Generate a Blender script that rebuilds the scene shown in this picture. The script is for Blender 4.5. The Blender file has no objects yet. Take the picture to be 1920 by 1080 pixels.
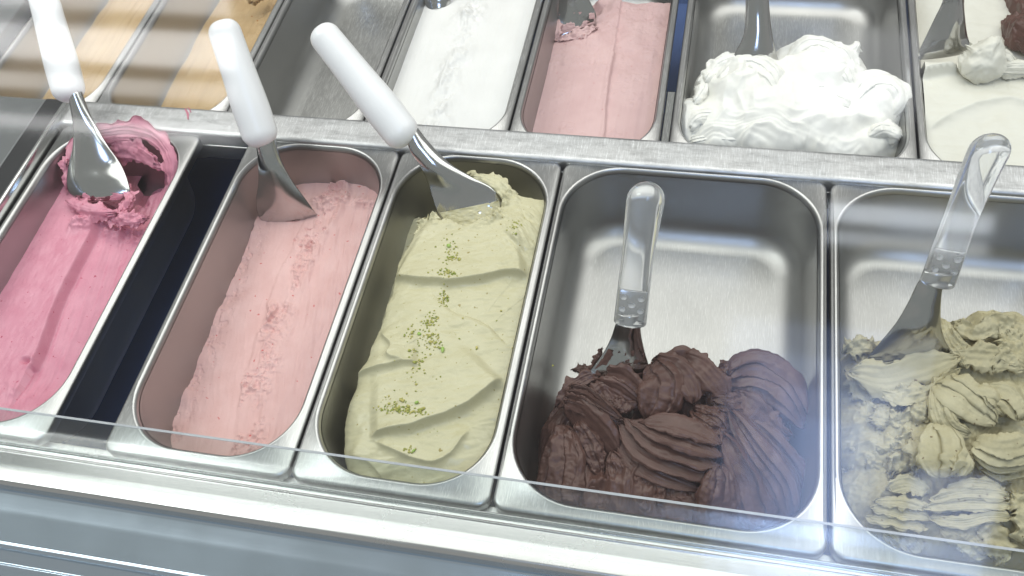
import bpy, math, random
import numpy as np
from mathutils import Vector, Matrix

# ------------------------------------------------------------------ camera
scene = bpy.context.scene
cam_d = bpy.data.cameras.new("camera")
cam = bpy.data.objects.new("camera", cam_d)
scene.collection.objects.link(cam)
cam_d.sensor_width = 36.0
cam_d.lens = 33.03
cam_d.clip_start = 0.01
cam_d.clip_end = 50
cam.rotation_mode = 'XYZ'
cam.location = (0.30096, -0.26538, 0.67650)
cam.rotation_euler = (math.radians(35.931), math.radians(5.4386), math.radians(10.8852))
scene.camera = cam

# ------------------------------------------------------------------ world and lamps
world = bpy.data.worlds.new("World")
scene.world = world
world.use_nodes = True
bg = world.node_tree.nodes["Background"]
bg.inputs[0].default_value = (1.0, 0.99, 0.97, 1)
bg.inputs[1].default_value = 0.25

def area_lamp(name, loc, aim, sx, sy, power, col=(1, 1, 1)):
    d = bpy.data.lights.new(name, 'AREA')
    d.shape = 'RECTANGLE'; d.size = sx; d.size_y = sy
    d.energy = power; d.color = col
    o = bpy.data.objects.new(name, d)
    scene.collection.objects.link(o)
    o.location = loc
    v = Vector(aim) - Vector(loc)
    o.rotation_euler = v.to_track_quat('-Z', 'Y').to_euler()
    return o
def down_lamp(name, x0, x1, y0, y1, z, radiance, col=(1, 1, 1)):
    sx, sy = x1 - x0, y1 - y0
    p = radiance * sx * sy * math.pi
    cx, cy = (x0 + x1) / 2, (y0 + y1) / 2
    o = area_lamp(name, (cx, cy, z), (cx, cy, z - 1), sx, sy, p, col)
    o.rotation_euler = (0, 0, 0)
    return o
down_lamp("canopy_lamp", -1.3, 1.9, 0.12, 1.30, 1.25, 1.55, (1.0, 0.972, 0.935))
down_lamp("ceiling_tube", 0.63, 1.03, -0.545, -0.495, 2.4, 9.0, (0.85, 0.92, 1.0))
down_lamp("ceiling_tube", 0.63, 1.03, -0.605, -0.570, 2.4, 6.0, (0.85, 0.92, 1.0))
for k, (xa, xb) in enumerate(((0.42, 0.96), (0.50, 0.92), (0.58, 0.87), (0.64, 0.82))):
    down_lamp("blue_veil_lamp", xa, xb, -2.4, -0.84 - 0.10 * k, 2.4 + 0.01 * k, 1.8, (0.45, 0.60, 1.0))  # blue panels added and stacked to lay a soft-edged veil in the upper glass
down_lamp("blue_veil_lamp", 0.965, 1.20, -2.4, -1.24, 2.4, 4.4, (0.46, 0.60, 1.0))  # added blue panel that widens the veil at lower right
down_lamp("ceiling_streak_lamp", 0.52, 0.80, -0.27, -0.06, 2.4, 2.2, (0.92, 0.95, 1.0))  # lamp added for the pale streaks in the glass at top right
for y0, y1, r in ((-0.10, 0.12, 6.0), (-0.25, -0.15, 8.0), (-0.34, -0.29, 5.0), (-0.46, -0.42, 5.5)):
    down_lamp("ceiling_streak_lamp", -2.6, -1.02, y0, y1, 2.4, r, (1.0, 1.0, 1.0))

scene.view_settings.view_transform = 'Standard'
scene.view_settings.look = 'None'
scene.view_settings.exposure = 0.66
scene.view_settings.gamma = 1.0
scene.cycles.max_bounces = 9
scene.cycles.transparent_max_bounces = 12
scene.cycles.transmission_bounces = 10
scene.cycles.glossy_bounces = 4
scene.cycles.sample_clamp_indirect = 6.0

# ------------------------------------------------------------------ material helpers
def new_mat(name):
    m = bpy.data.materials.new(name); m.use_nodes = True
    nt = m.node_tree; nt.nodes.clear()
    out = nt.nodes.new("ShaderNodeOutputMaterial")
    return m, nt, out
def N(nt, t, **k):
    n = nt.nodes.new(t)
    for a, b in k.items():
        if a.startswith('i_'):
            n.inputs[a[2:].replace('_', ' ')].default_value = b
        else: setattr(n, a, b)
    return n
def L(nt, a, b): nt.links.new(a, b)
def ramp(nt, src, stops):
    r = nt.nodes.new("ShaderNodeValToRGB")
    e = r.color_ramp.elements
    e[0].position, e[0].color = stops[0][0], stops[0][1]
    e[1].position, e[1].color = stops[-1][0], stops[-1][1]
    for p, c in stops[1:-1]:
        q = e.new(p); q.color = c
    L(nt, src, r.inputs[0]); return r
def g(v): return (v, v, v, 1)
def mapping(nt, scale, rot=(0, 0, 0)):
    tc = N(nt, "ShaderNodeTexCoord"); mp = N(nt, "ShaderNodeMapping")
    mp.inputs['Scale'].default_value = scale; mp.inputs['Rotation'].default_value = rot
    L(nt, tc.outputs['Object'], mp.inputs[0]); return mp

def steel(name, base=(0.66, 0.66, 0.65), rough=0.2, brush=(300, 8, 30), brush_amt=0.10, scratch=0.0, wear=0.0, aniso=0.0, bump=0.04):
    m, nt, out = new_mat(name)
    b = N(nt, "ShaderNodeBsdfPrincipled"); L(nt, b.outputs[0], out.inputs[0])
    b.inputs['Metallic'].default_value = 1.0
    mp = mapping(nt, brush)
    n1 = N(nt, "ShaderNodeTexNoise"); n1.inputs['Scale'].default_value = 1.0; n1.inputs['Detail'].default_value = 5
    L(nt, mp.outputs[0], n1.inputs['Vector'])
    mp2 = mapping(nt, (14, 14, 14))
    n2 = N(nt, "ShaderNodeTexNoise"); n2.inputs['Scale'].default_value = 1.0; n2.inputs['Detail'].default_value = 6
    L(nt, mp2.outputs[0], n2.inputs['Vector'])
    # roughness
    r1 = N(nt, "ShaderNodeMapRange"); r1.inputs[3].default_value = rough - brush_amt / 2; r1.inputs[4].default_value = rough + brush_amt / 2
    L(nt, n1.outputs[0], r1.inputs[0])
    r2 = N(nt, "ShaderNodeMapRange"); r2.inputs[1].default_value = .35; r2.inputs[2].default_value = .7
    r2.inputs[3].default_value = -0.03; r2.inputs[4].default_value = 0.05 + wear
    L(nt, n2.outputs[0], r2.inputs[0])
    ad = N(nt, "ShaderNodeMath", operation='ADD'); L(nt, r1.outputs[0], ad.inputs[0]); L(nt, r2.outputs[0], ad.inputs[1])
    rough_out = ad.outputs[0]
    bumpsrc = n1.outputs[0]
    col = N(nt, "ShaderNodeRGB"); col.outputs[0].default_value = (*base, 1)
    colout = col.outputs[0]
    if scratch > 0:
        acc = None
        for k, (sc, rot) in enumerate((((3200, 75, 60), 0.5), ((2600, 60, 60), -0.7), ((3000, 90, 60), 1.25), ((2400, 55, 50), 2.5))):
            mps = mapping(nt, sc, (0, 0, rot))
            nz = N(nt, "ShaderNodeTexNoise"); nz.inputs['Scale'].default_value = 1.0; nz.inputs['Detail'].default_value = 1.0
            L(nt, mps.outputs[0], nz.inputs['Vector'])
            rr = N(nt, "ShaderNodeMapRange"); rr.inputs[1].default_value = .655; rr.inputs[2].default_value = .70
            L(nt, nz.outputs[0], rr.inputs[0])
            if acc is None: acc = rr.outputs[0]
            else:
                mx = N(nt, "ShaderNodeMath", operation='MAXIMUM'); L(nt, acc, mx.inputs[0]); L(nt, rr.outputs[0], mx.inputs[1]); acc = mx.outputs[0]
        # knife and spatula scratches lie on the flat floors and rims, not on the walls
        gn = N(nt, "ShaderNodeNewGeometry"); sx = N(nt, "ShaderNodeSeparateXYZ"); L(nt, gn.outputs['True Normal'], sx.inputs[0])
        ab = N(nt, "ShaderNodeMath", operation='ABSOLUTE'); L(nt, sx.outputs[2], ab.inputs[0])
        fl = N(nt, "ShaderNodeMapRange"); fl.inputs[1].default_value = .93; fl.inputs[2].default_value = .99; L(nt, ab.outputs[0], fl.inputs[0])
        am = N(nt, "ShaderNodeMath", operation='MULTIPLY'); L(nt, acc, am.inputs[0]); L(nt, fl.outputs[0], am.inputs[1]); acc = am.outputs[0]
        mu = N(nt, "ShaderNodeMath", operation='MULTIPLY_ADD'); L(nt, acc, mu.inputs[0]); mu.inputs[1].default_value = scratch; L(nt, rough_out, mu.inputs[2])
        rough_out = mu.outputs[0]
        mx2 = N(nt, "ShaderNodeMix", data_type='RGBA'); L(nt, acc, mx2.inputs[0]); L(nt, colout, mx2.inputs[6]); mx2.inputs[7].default_value = (*[min(1, c * 1.5) for c in base], 1)
        colout = mx2.outputs[2]
        sm = N(nt, "ShaderNodeMath", operation='ADD'); L(nt, n1.outputs[0], sm.inputs[0]); L(nt, acc, sm.inputs[1]); bumpsrc = sm.outputs[0]
    if wear > 0:
        mpw = mapping(nt, (24, 90, 30))
        nw = N(nt, "ShaderNodeTexNoise"); nw.inputs['Scale'].default_value = 1.5; nw.inputs['Detail'].default_value = 8; nw.inputs['Roughness'].default_value = .75
        L(nt, mpw.outputs[0], nw.inputs['Vector'])
        rw = ramp(nt, nw.outputs[0], [(0.34, g(0.70)), (0.5, g(0.95)), (0.62, g(1.06))])
        mw = N(nt, "ShaderNodeMix", data_type='RGBA', blend_type='MULTIPLY'); mw.inputs[0].default_value = 1
        L(nt, colout, mw.inputs[6]); L(nt, rw.outputs[0], mw.inputs[7]); colout = mw.outputs[2]
    L(nt, colout, b.inputs['Base Color'])
    L(nt, rough_out, b.inputs['Roughness'])
    bp = N(nt, "ShaderNodeBump"); bp.inputs['Strength'].default_value = bump; bp.inputs['Distance'].default_value = 0.001
    L(nt, bumpsrc, bp.inputs['Height']); L(nt, bp.outputs[0], b.inputs['Normal'])
    return m

def gelato_mat(name, c1, c2, scale=60, rough=0.55, sss=0.0, speck=None, speck_scale=300, speck_lo=0.70, bump=0.25, sheen_patch=0.0, radius=(1, .6, .5)):
    m, nt, out = new_mat(name)
    b = N(nt, "ShaderNodeBsdfPrincipled"); L(nt, b.outputs[0], out.inputs[0])
    mp = mapping(nt, (1, 1, 1))
    n1 = N(nt, "ShaderNodeTexNoise"); n1.inputs['Scale'].default_value = scale; n1.inputs['Detail'].default_value = 6
    L(nt, mp.outputs[0], n1.inputs['Vector'])
    r = ramp(nt, n1.outputs[0], [(0.32, (*c1, 1)), (0.68, (*c2, 1))])
    co = r.outputs[0]
    if speck is not None:
        ns = N(nt, "ShaderNodeTexNoise"); ns.inputs['Scale'].default_value = speck_scale; ns.inputs['Detail'].default_value = 1
        L(nt, mp.outputs[0], ns.inputs['Vector'])
        rs = N(nt, "ShaderNodeMapRange"); rs.inputs[1].default_value = speck_lo; rs.inputs[2].default_value = speck_lo + 0.03
        L(nt, ns.outputs[0], rs.inputs[0])
        mx = N(nt, "ShaderNodeMix", data_type='RGBA'); L(nt, rs.outputs[0], mx.inputs[0]); L(nt, co, mx.inputs[6]); mx.inputs[7].default_value = (*speck, 1)
        co = mx.outputs[2]
    L(nt, co, b.inputs['Base Color'])
    n2 = N(nt, "ShaderNodeTexNoise"); n2.inputs['Scale'].default_value = 500; n2.inputs['Detail'].default_value = 4
    L(nt, mp.outputs[0], n2.inputs['Vector'])
    n3 = N(nt, "ShaderNodeTexNoise"); n3.inputs['Scale'].default_value = 25; n3.inputs['Detail'].default_value = 3
    L(nt, mp.outputs[0], n3.inputs['Vector'])
    rr = N(nt, "ShaderNodeMapRange"); rr.inputs[1].default_value = .35; rr.inputs[2].default_value = .65
    rr.inputs[3].default_value = rough - .08 - sheen_patch; rr.inputs[4].default_value = rough + .1
    L(nt, n3.outputs[0], rr.inputs[0]); L(nt, rr.outputs[0], b.inputs['Roughness'])
    b.inputs['Specular IOR Level'].default_value = 0.35
    if sss > 0:
        b.inputs['Subsurface Weight'].default_value = sss
        b.inputs['Subsurface Radius'].default_value = radius
        b.inputs['Subsurface Scale'].default_value = 0.004
    bp = N(nt, "ShaderNodeBump"); bp.inputs['Strength'].default_value = bump; bp.inputs['Distance'].default_value = 0.0006
    L(nt, n2.outputs[0], bp.inputs['Height']); L(nt, bp.outputs[0], b.inputs['Normal'])
    return m

def plain(name, col, rough=0.4, metallic=0.0, noise=0.08, coat=0.0):
    m, nt, out = new_mat(name)
    b = N(nt, "ShaderNodeBsdfPrincipled"); L(nt, b.outputs[0], out.inputs[0])
    mp = mapping(nt, (40, 40, 40))
    n = N(nt, "ShaderNodeTexNoise"); n.inputs['Scale'].default_value = 1; n.inputs['Detail'].default_value = 5
    L(nt, mp.outputs[0], n.inputs['Vector'])
    r = ramp(nt, n.outputs[0], [(0.3, (*[c * (1 - noise) for c in col], 1)), (0.7, (*col, 1))])
    L(nt, r.outputs[0], b.inputs['Base Color'])
    rr = N(nt, "ShaderNodeMapRange"); rr.inputs[3].default_value = rough * .85; rr.inputs[4].default_value = rough * 1.15
    L(nt, n.outputs[0], rr.inputs[0]); L(nt, rr.outputs[0], b.inputs['Roughness'])
    b.inputs['Metallic'].default_value = metallic
    b.inputs['Coat Weight'].default_value = coat
    return m

def pane_glass(name, ior=1.5, tint=(0.97, 0.985, 0.98), veil=0.0):
    m, nt, out = new_mat(name)
    fr = N(nt, "ShaderNodeFresnel"); fr.inputs['IOR'].default_value = ior
    tr = N(nt, "ShaderNodeBsdfTransparent"); tr.inputs[0].default_value = (*tint, 1)
    gl = N(nt, "ShaderNodeBsdfGlossy"); gl.inputs['Roughness'].default_value = 0.015
    # faint smears on the glass soften its reflections
    mp = mapping(nt, (7, 7, 7)); nz = N(nt, "ShaderNodeTexNoise"); nz.inputs['Scale'].default_value = 1; nz.inputs['Detail'].default_value = 4
    L(nt, mp.outputs[0], nz.inputs['Vector'])
    rr = N(nt, "ShaderNodeMapRange"); rr.inputs[1].default_value = .4; rr.inputs[2].default_value = .7; rr.inputs[3].default_value = 0.05; rr.inputs[4].default_value = 0.09
    L(nt, nz.outputs[0], rr.inputs[0]); L(nt, rr.outputs[0], gl.inputs['Roughness'])
    geo = N(nt, "ShaderNodeNewGeometry")
    inv = N(nt, "ShaderNodeMath", operation='SUBTRACT'); inv.inputs[0].default_value = 1.0; L(nt, geo.outputs['Backfacing'], inv.inputs[1])
    fm = N(nt, "ShaderNodeMath", operation='MULTIPLY'); L(nt, fr.outputs[0], fm.inputs[0]); L(nt, inv.outputs[0], fm.inputs[1])
    mx = N(nt, "ShaderNodeMixShader"); L(nt, fm.outputs[0], mx.inputs[0]); L(nt, tr.outputs[0], mx.inputs[1]); L(nt, gl.outputs[0], mx.inputs[2])
    L(nt, mx.outputs[0], out.inputs[0])
    return m

def acrylic(name):
    m, nt, out = new_mat(name)
    b = N(nt, "ShaderNodeBsdfPrincipled"); L(nt, b.outputs[0], out.inputs[0])
    b.inputs['Base Color'].default_value = (0.98, 0.985, 0.99, 1)
    b.inputs['Transmission Weight'].default_value = 0.86
    b.inputs['IOR'].default_value = 1.49
    mp = mapping(nt, (60, 60, 60)); nz = N(nt, "ShaderNodeTexNoise"); nz.inputs['Scale'].default_value = 1
    L(nt, mp.outputs[0], nz.inputs['Vector'])
    rr = N(nt, "ShaderNodeMapRange"); rr.inputs[3].default_value = 0.0; rr.inputs[4].default_value = 0.06
    L(nt, nz.outputs[0], rr.inputs[0]); L(nt, rr.outputs[0], b.inputs['Roughness'])
    return m

M = {}
M['rim'] = steel('pan_rim_steel', (0.47, 0.47, 0.465), 0.33, (40, 40, 40), 0.08, 0.10)
M['basin'] = steel('pan_basin_steel', (0.41, 0.41, 0.40), 0.40, (420, 60, 14), 0.08, 0.16, bump=0.03)
M['bar'] = steel('scratched_bar_steel', (0.54, 0.545, 0.55), 0.42, (30, 500, 30), 0.10, 0.22, wear=0.10, bump=0.06)
M['rail'] = steel('front_rail_steel', (0.62, 0.62, 0.615), 0.24, (8, 420, 60), 0.04, 0.0, bump=0.012)
M['apron'] = steel('apron_steel', (0.56, 0.65, 0.74), 0.24, (6, 300, 60), 0.04, 0.0, bump=0.012)  # bluish base colour stands in for blue surroundings reflected in the steel
M['blade'] = steel('scoop_steel', (0.52, 0.52, 0.515), 0.14, (60, 60, 60), 0.06, 0.08, bump=0.02)
M['side'] = steel('side_steel', (0.60, 0.61, 0.60), 0.16, (20, 20, 20), 0.05, 0.05)
M['deck'] = plain('side_deck_grey', (0.15, 0.155, 0.155), 0.22)
M['seal'] = plain('black_seal', (0.012, 0.013, 0.015), 0.5)
M['navy'] = plain('navy_liner', (0.10, 0.16, 0.36), 0.3)
M['white_plastic'] = plain('white_handle_plastic', (0.86, 0.86, 0.86), 0.32, noise=0.03)
M['acrylic'] = acrylic('clear_acrylic')
M['glass'] = pane_glass('case_glass')
M['glass_low'] = pane_glass('front_glass', 1.6, (0.92, 0.95, 0.95))
M['glass_edge'] = plain('glass_edge', (0.42, 0.44, 0.46), 0.12, noise=0.2)
M['rasp'] = gelato_mat('raspberry_gelato', (0.64, 0.245, 0.325), (0.71, 0.315, 0.395), 45, 0.36, speck=(0.45, 0.06, 0.12), speck_lo=0.74, sheen_patch=0.1)
M['straw'] = gelato_mat('strawberry_gelato', (0.69, 0.41, 0.38), (0.75, 0.48, 0.45), 50, 0.6, speck=(0.60, 0.17, 0.16), speck_scale=200, speck_lo=0.745, bump=0.45)
M['pist'] = gelato_mat('pistachio_gelato', (0.545, 0.505, 0.315), (0.595, 0.555, 0.365), 30, 0.27, speck=(0.33, 0.27, 0.10), speck_scale=260, speck_lo=0.735, bump=0.12)
M['choc'] = gelato_mat('chocolate_gelato', (0.086, 0.042, 0.033), (0.126, 0.066, 0.053), 40, 0.36, bump=0.10)
M['nut'] = gelato_mat('hazelnut_pistachio_gelato', (0.41, 0.365, 0.215), (0.50, 0.455, 0.295), 45, 0.55, speck=(0.16, 0.11, 0.05), speck_scale=300, speck_lo=0.735, bump=0.4)
M['white'] = gelato_mat('white_gelato', (0.73, 0.725, 0.70), (0.77, 0.765, 0.74), 30, 0.55, bump=0.15)
M['whip'] = gelato_mat('whipped_white_gelato', (0.80, 0.79, 0.73), (0.83, 0.825, 0.78), 30, 0.5, bump=0.05, radius=(1, .95, .7))
M['cream'] = gelato_mat('cream_gelato', (0.66, 0.645, 0.56), (0.70, 0.69, 0.61), 25, 0.40, bump=0.05, radius=(1, .9, .6))
M['pink'] = gelato_mat('pale_pink_gelato', (0.60, 0.40, 0.39), (0.66, 0.46, 0.445), 35, 0.55, speck=(0.55, 0.25, 0.24), speck_scale=260, speck_lo=0.75, bump=0.25)
M['tan'] = gelato_mat('caramel_gelato', (0.44, 0.30, 0.15), (0.52, 0.37, 0.20), 40, 0.5, speck=(0.35, 0.16, 0.04), speck_scale=120, speck_lo=0.75, bump=0.2)
M['crumb'] = gelato_mat('pistachio_crumb', (0.19, 0.26, 0.03), (0.58, 0.50, 0.17), 330, 0.7)
M['nutgreen'] = gelato_mat('pistachio_kernel', (0.25, 0.42, 0.06), (0.45, 0.58, 0.18), 200, 0.5)

# ------------------------------------------------------------------ object helpers
COL = scene.collection
def put(name, verts, faces, mat, parent=None, smooth=True):
    """verts (n,3) array; faces: (m,4) or (m,3) array, or a list of such arrays / polygon lists"""
    me = bpy.data.meshes.new(name)
    V = np.asarray(verts, np.float32)
    fl = faces if isinstance(faces, list) else [faces]
    loops = []; starts = []; tot = []
    pos = 0
    for F in fl:
        F = np.asarray(F, np.int32)
        k = F.shape[1]
        loops.append(F.ravel()); starts.append(pos + np.arange(len(F)) * k); tot.append(np.full(len(F), k)); pos += F.size
    loops = np.concatenate(loops); starts = np.concatenate(starts); tot = np.concatenate(tot)
    me.vertices.add(len(V)); me.vertices.foreach_set('co', V.ravel())
    me.loops.add(len(loops)); me.loops.foreach_set('vertex_index', loops.astype(np.int32))
    me.polygons.add(len(starts)); me.polygons.foreach_set('loop_start', starts.astype(np.int32)); me.polygons.foreach_set('loop_total', tot.astype(np.int32))
    me.update(calc_edges=True)
    me.validate()
    me.polygons.foreach_set('use_smooth', np.full(len(me.polygons), smooth))
    me.materials.append(mat)
    o = bpy.data.objects.new(name, me)
    COL.objects.link(o)
    if parent is not None:
        o.parent = parent
        o.matrix_parent_inverse = Matrix.Translation(-Vector(parent.location))
    return o
def thing(name, label, cat, loc=(0, 0, 0), group=None):
    o = bpy.data.objects.new(name, None); COL.objects.link(o)
    o.empty_display_size = 0.02
    o.location = loc
    return tag(o, label, cat, group)
def tag(o, label, cat, group=None, kind=None):
    o['label'] = label; o['category'] = cat
    if group: o['group'] = group
    if kind: o['kind'] = kind
    return o
def gridf(nu, nv, wrap=False, base=0):
    """quads of a grid with nu rows (first index) and nv columns"""
    i = np.arange(nu - 1)[:, None]; j = np.arange(nv if wrap else nv - 1)[None, :]
    j2 = (j + 1) % nv
    a = i * nv + j; b = i * nv + j2; c = (i + 1) * nv + j2; d = (i + 1) * nv + j
    return np.stack([a, b, c, d], -1).reshape(-1, 4) + base
def box(x0, x1, y0, y1, z0, z1):
    v = np.array([(x, y, z) for x in (x0, x1) for y in (y0, y1) for z in (z0, z1)], float)
    f = np.array([(0, 1, 3, 2), (4, 6, 7, 5), (0, 4, 5, 1), (2, 3, 7, 6), (0, 2, 6, 4), (1, 5, 7, 3)])
    return v, f
def bevel(o, w=0.001, seg=2):
    md = o.modifiers.new("bevel", 'BEVEL'); md.width = w; md.segments = seg; md.limit_method = 'ANGLE'
    return o

# noise --------------------------------------------------------------
_rs = np.random.RandomState(7)
_tab = _rs.rand(4096).astype(np.float64)
def vnoise(x, y, z):
    xi = np.floor(x).astype(np.int64); yi = np.floor(y).astype(np.int64); zi = np.floor(z).astype(np.int64)
    fx = x - xi; fy = y - yi; fz = z - zi
    fx = fx * fx * fx * (fx * (fx * 6 - 15) + 10); fy = fy * fy * fy * (fy * (fy * 6 - 15) + 10); fz = fz * fz * fz * (fz * (fz * 6 - 15) + 10)
    def h(a, b, c):
        n = (a * 73856093) ^ (b * 19349663) ^ (c * 83492791)
        n = (n ^ (n >> 13)) * 1274126177
        return _tab[(n ^ (n >> 16)) & 4095]
    r = 0
    for a in (0, 1):
        wa = fx if a else 1 - fx
        for b in (0, 1):
            wb = fy if b else 1 - fy
            for c in (0, 1):
                wc = fz if c else 1 - fz
                r = r + wa * wb * wc * h(xi + a, yi + b, zi + c)
    return r * 2 - 1
def fbm(x, y, z=0.0, oct=4, gain=0.5, lac=2.03):
    x = np.asarray(x, float); y = np.asarray(y, float); z = np.zeros_like(x) + z
    s = 0; a = 1.0
    for k in range(oct):
        s = s + a * vnoise(x + 17.3 * k, y - 9.1 * k, z + 5.7 * k); a *= gain; x = x * lac; y = y * lac; z = z * lac
    return s
def ridged(x, y, z=0.0, oct=4, gain=0.55):
    x = np.asarray(x, float); y = np.asarray(y, float); z = np.zeros_like(x) + z
    s = 0; a = 1.0
    for k in range(oct):
        s = s + a * (1 - 2 * np.abs(vnoise(x + 3.3 * k, y + 7.7 * k, z))); a *= gain; x = x * 2.1; y = y * 2.1; z = z * 2.1
    return s
def sstep(a, b, x):
    t = np.clip((x - a) / (b - a), 0, 1); return t * t * (3 - 2 * t)
def gauss(d, s): return np.exp(-(d / s) ** 2)
def catmull(P, n):
    P = np.asarray(P, float)
    if len(P) == 2:
        t = np.linspace(0, 1, n)[:, None]; return P[0] * (1 - t) + P[1] * t
    Q = np.vstack([2 * P[0] - P[1], P, 2 * P[-1] - P[-2]])
    m = len(P) - 1
    t = np.linspace(0, m, n); k = np.minimum(t.astype(int), m - 1); u = (t - k)[:, None]
    a, b, c, d = Q[k], Q[k + 1], Q[k + 2], Q[k + 3]
    return 0.5 * (2 * b + (c - a) * u + (2 * a - 5 * b + 4 * c - d) * u ** 2 + (3 * b - a - 3 * c + d) * u ** 3)

# ------------------------------------------------------------------ pans
DEPTH = 0.082; RF = 0.024; OR = 0.056
NC = 14; NS = 6
def rrect(x0, x1, y0, y1, r, z):
    r = min(r, (x1 - x0) / 2 - 1e-4, (y1 - y0) / 2 - 1e-4)
    pts = []
    cs = [(x1 - r, y0 + r, -90), (x1 - r, y1 - r, 0), (x0 + r, y1 - r, 90), (x0 + r, y0 + r, 180)]
    for k, (cx, cy, a0) in enumerate(cs):
        arc = [(cx + r * math.cos(math.radians(a0 + 90 * i / NC)), cy + r * math.sin(math.radians(a0 + 90 * i / NC))) for i in range(NC + 1)]
        pts += arc
        nx = cs[(k + 1) % 4]
        q = (nx[0] + r * math.cos(math.radians(nx[2])), nx[1] + r * math.sin(math.radians(nx[2])))
        p = arc[-1]
        for i in range(1, NS): pts.append((p[0] + (q[0] - p[0]) * i / NS, p[1] + (q[1] - p[1]) * i / NS))
    return np.array([(a, b, z) for a, b in pts])
class Pan:
    def __init__(s, x0, x1, y0, y1, z, ms=0.0075, mf=0.0115, mb=0.006):
        s.x0, s.x1, s.y0, s.y1, s.z = x0, x1, y0, y1, z
        s.o = (x0 + ms, x1 - ms, y0 + mf, y1 - mb)
    def ring(s, ins, z, r):
        a, b, c, d = s.o
        return rrect(a + ins, b - ins, c + ins, d - ins, max(r - ins, 0.004), z + s.z)
    def inset(s, dz):
        """inner wall inset at depth dz (>=0) below the rim"""
        dz = np.asarray(dz, float)
        w = 0.0012 + 0.075 * dz
        k = np.clip((dz - (DEPTH - RF)) / RF, 0, 1)
        return w + RF * (1 - np.sqrt(np.clip(1 - k * k, 0, 1)))
    def sdf(s, x, y, dz):
        """<0 inside the basin at that depth"""
        a, b, c, d = s.o; i = s.inset(dz)
        r = np.maximum(OR - i, 0.004)
        hx = (b - a) / 2 - i; hy = (d - c) / 2 - i
        qx = np.abs(x - (a + b) / 2) - hx + r; qy = np.abs(y - (c + d) / 2) - hy + r
        return np.hypot(np.maximum(qx, 0), np.maximum(qy, 0)) + np.minimum(np.maximum(qx, qy), 0) - r
    def build(s, label, group='steel gelato pans'):
        t = thing('steel_pan', label, 'pan', ((s.x0 + s.x1) / 2, (s.y0 + s.y1) / 2, s.z - DEPTH), group)
        z = s.z; R0 = 0.011
        def outer(i, dz): return rrect(s.x0 + i, s.x1 - i, s.y0 + i, s.y1 - i, R0 - min(i, .006) * .5, z + dz)
        rings = [outer(0.0006, -0.011), outer(0, -0.010), outer(0, -0.0028), outer(0.0004, -0.0014), outer(0.0014, -0.0005), outer(0.0030, 0.0)]
        rings += [s.ring(-0.0040, 0.0000, OR), s.ring(-0.0030, 0.0007, OR), s.ring(-0.0019, 0.0007, OR), s.ring(-0.0008, 0.0000, OR), s.ring(0.0002, -0.0016, OR), s.ring(0.0010, -0.0042, OR)]
        V = np.vstack(rings); n = len(rings[0])
        put('rim', V, gridf(len(rings), n, True), M['rim'], t)
        rr = []
        for dz in (0.0043, 0.010, 0.020, 0.032, 0.044, DEPTH - RF): rr.append(s.ring(float(s.inset(dz)), -dz, OR))
        for k in range(1, 9):
            a = k / 8 * math.pi / 2; dz = DEPTH - RF + RF * math.sin(a)
            rr.append(s.ring(0.0012 + 0.075 * dz + RF * (1 - math.cos(a)), -dz, OR))
        last = 0.0012 + 0.075 * DEPTH + RF
        hx = (s.o[1] - s.o[0]) / 2 - last
        for q in (0.3, 0.6, 0.85, 0.97): rr.append(s.ring(last + hx * q, -DEPTH - 0.0006 * q, OR))
        # outside shell
        nin = len(rr)
        oo = []
        for dz in (0.0025, 0.020, 0.044, DEPTH - RF): oo.append(s.ring(float(s.inset(dz)) - 0.0026, -dz, OR + .002))
        for k in range(1, 7):
            a = k / 6 * math.pi / 2; dz = DEPTH - RF + RF * math.sin(a)
            oo.append(s.ring(0.0012 + 0.075 * dz + RF * (1 - math.cos(a)) - 0.0024 + .002 * k / 6, -dz - 0.0014 * k / 6, OR + .002))
        oo.append(s.ring(last + hx * 0.9, -DEPTH - 0.002, OR))
        V = np.vstack(rr + oo)
        f = [gridf(nin, n, True), gridf(len(oo), n, True, nin * n)[:, ::-1]]
        c0 = np.arange((nin - 1) * n, nin * n)[None, :]
        put('basin', V, f + [c0], M['basin'], t)
        return t

YB = 0.364
P_RASP = Pan(-0.3855, -0.2215, 0.0, YB, 0.0)
P_STRAW = Pan(-0.1660, -0.0010, 0.0, YB, 0.0)
P_PIST = Pan(0.0010, 0.1655, 0.0, YB, 0.0)
P_CHOC = Pan(0.1675, 0.4155, 0.0, YB, 0.0, ms=0.0065)
P_NUT = Pan(0.4185, 0.6665, 0.0, YB, 0.0, ms=0.0065)
ZB = -0.03; YB0 = 0.3985; YB1 = 0.7740
P_TANA = Pan(-0.5595, -0.3960, YB0, YB1, ZB)
P_TANB = Pan(-0.3945, -0.2315, YB0, YB1, ZB)
P_EMPTY = Pan(-0.2300, -0.0690, YB0, YB1, ZB)
P_WHITE = Pan(-0.0672, 0.0940, YB0, YB1, ZB)
P_PINK = Pan(0.0958, 0.2540, YB0, YB1, ZB)
P_WHIP = Pan(0.2645, 0.5065, YB0, YB1, ZB)
P_CREAM = Pan(0.5085, 0.7560, YB0, YB1, ZB)

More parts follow.
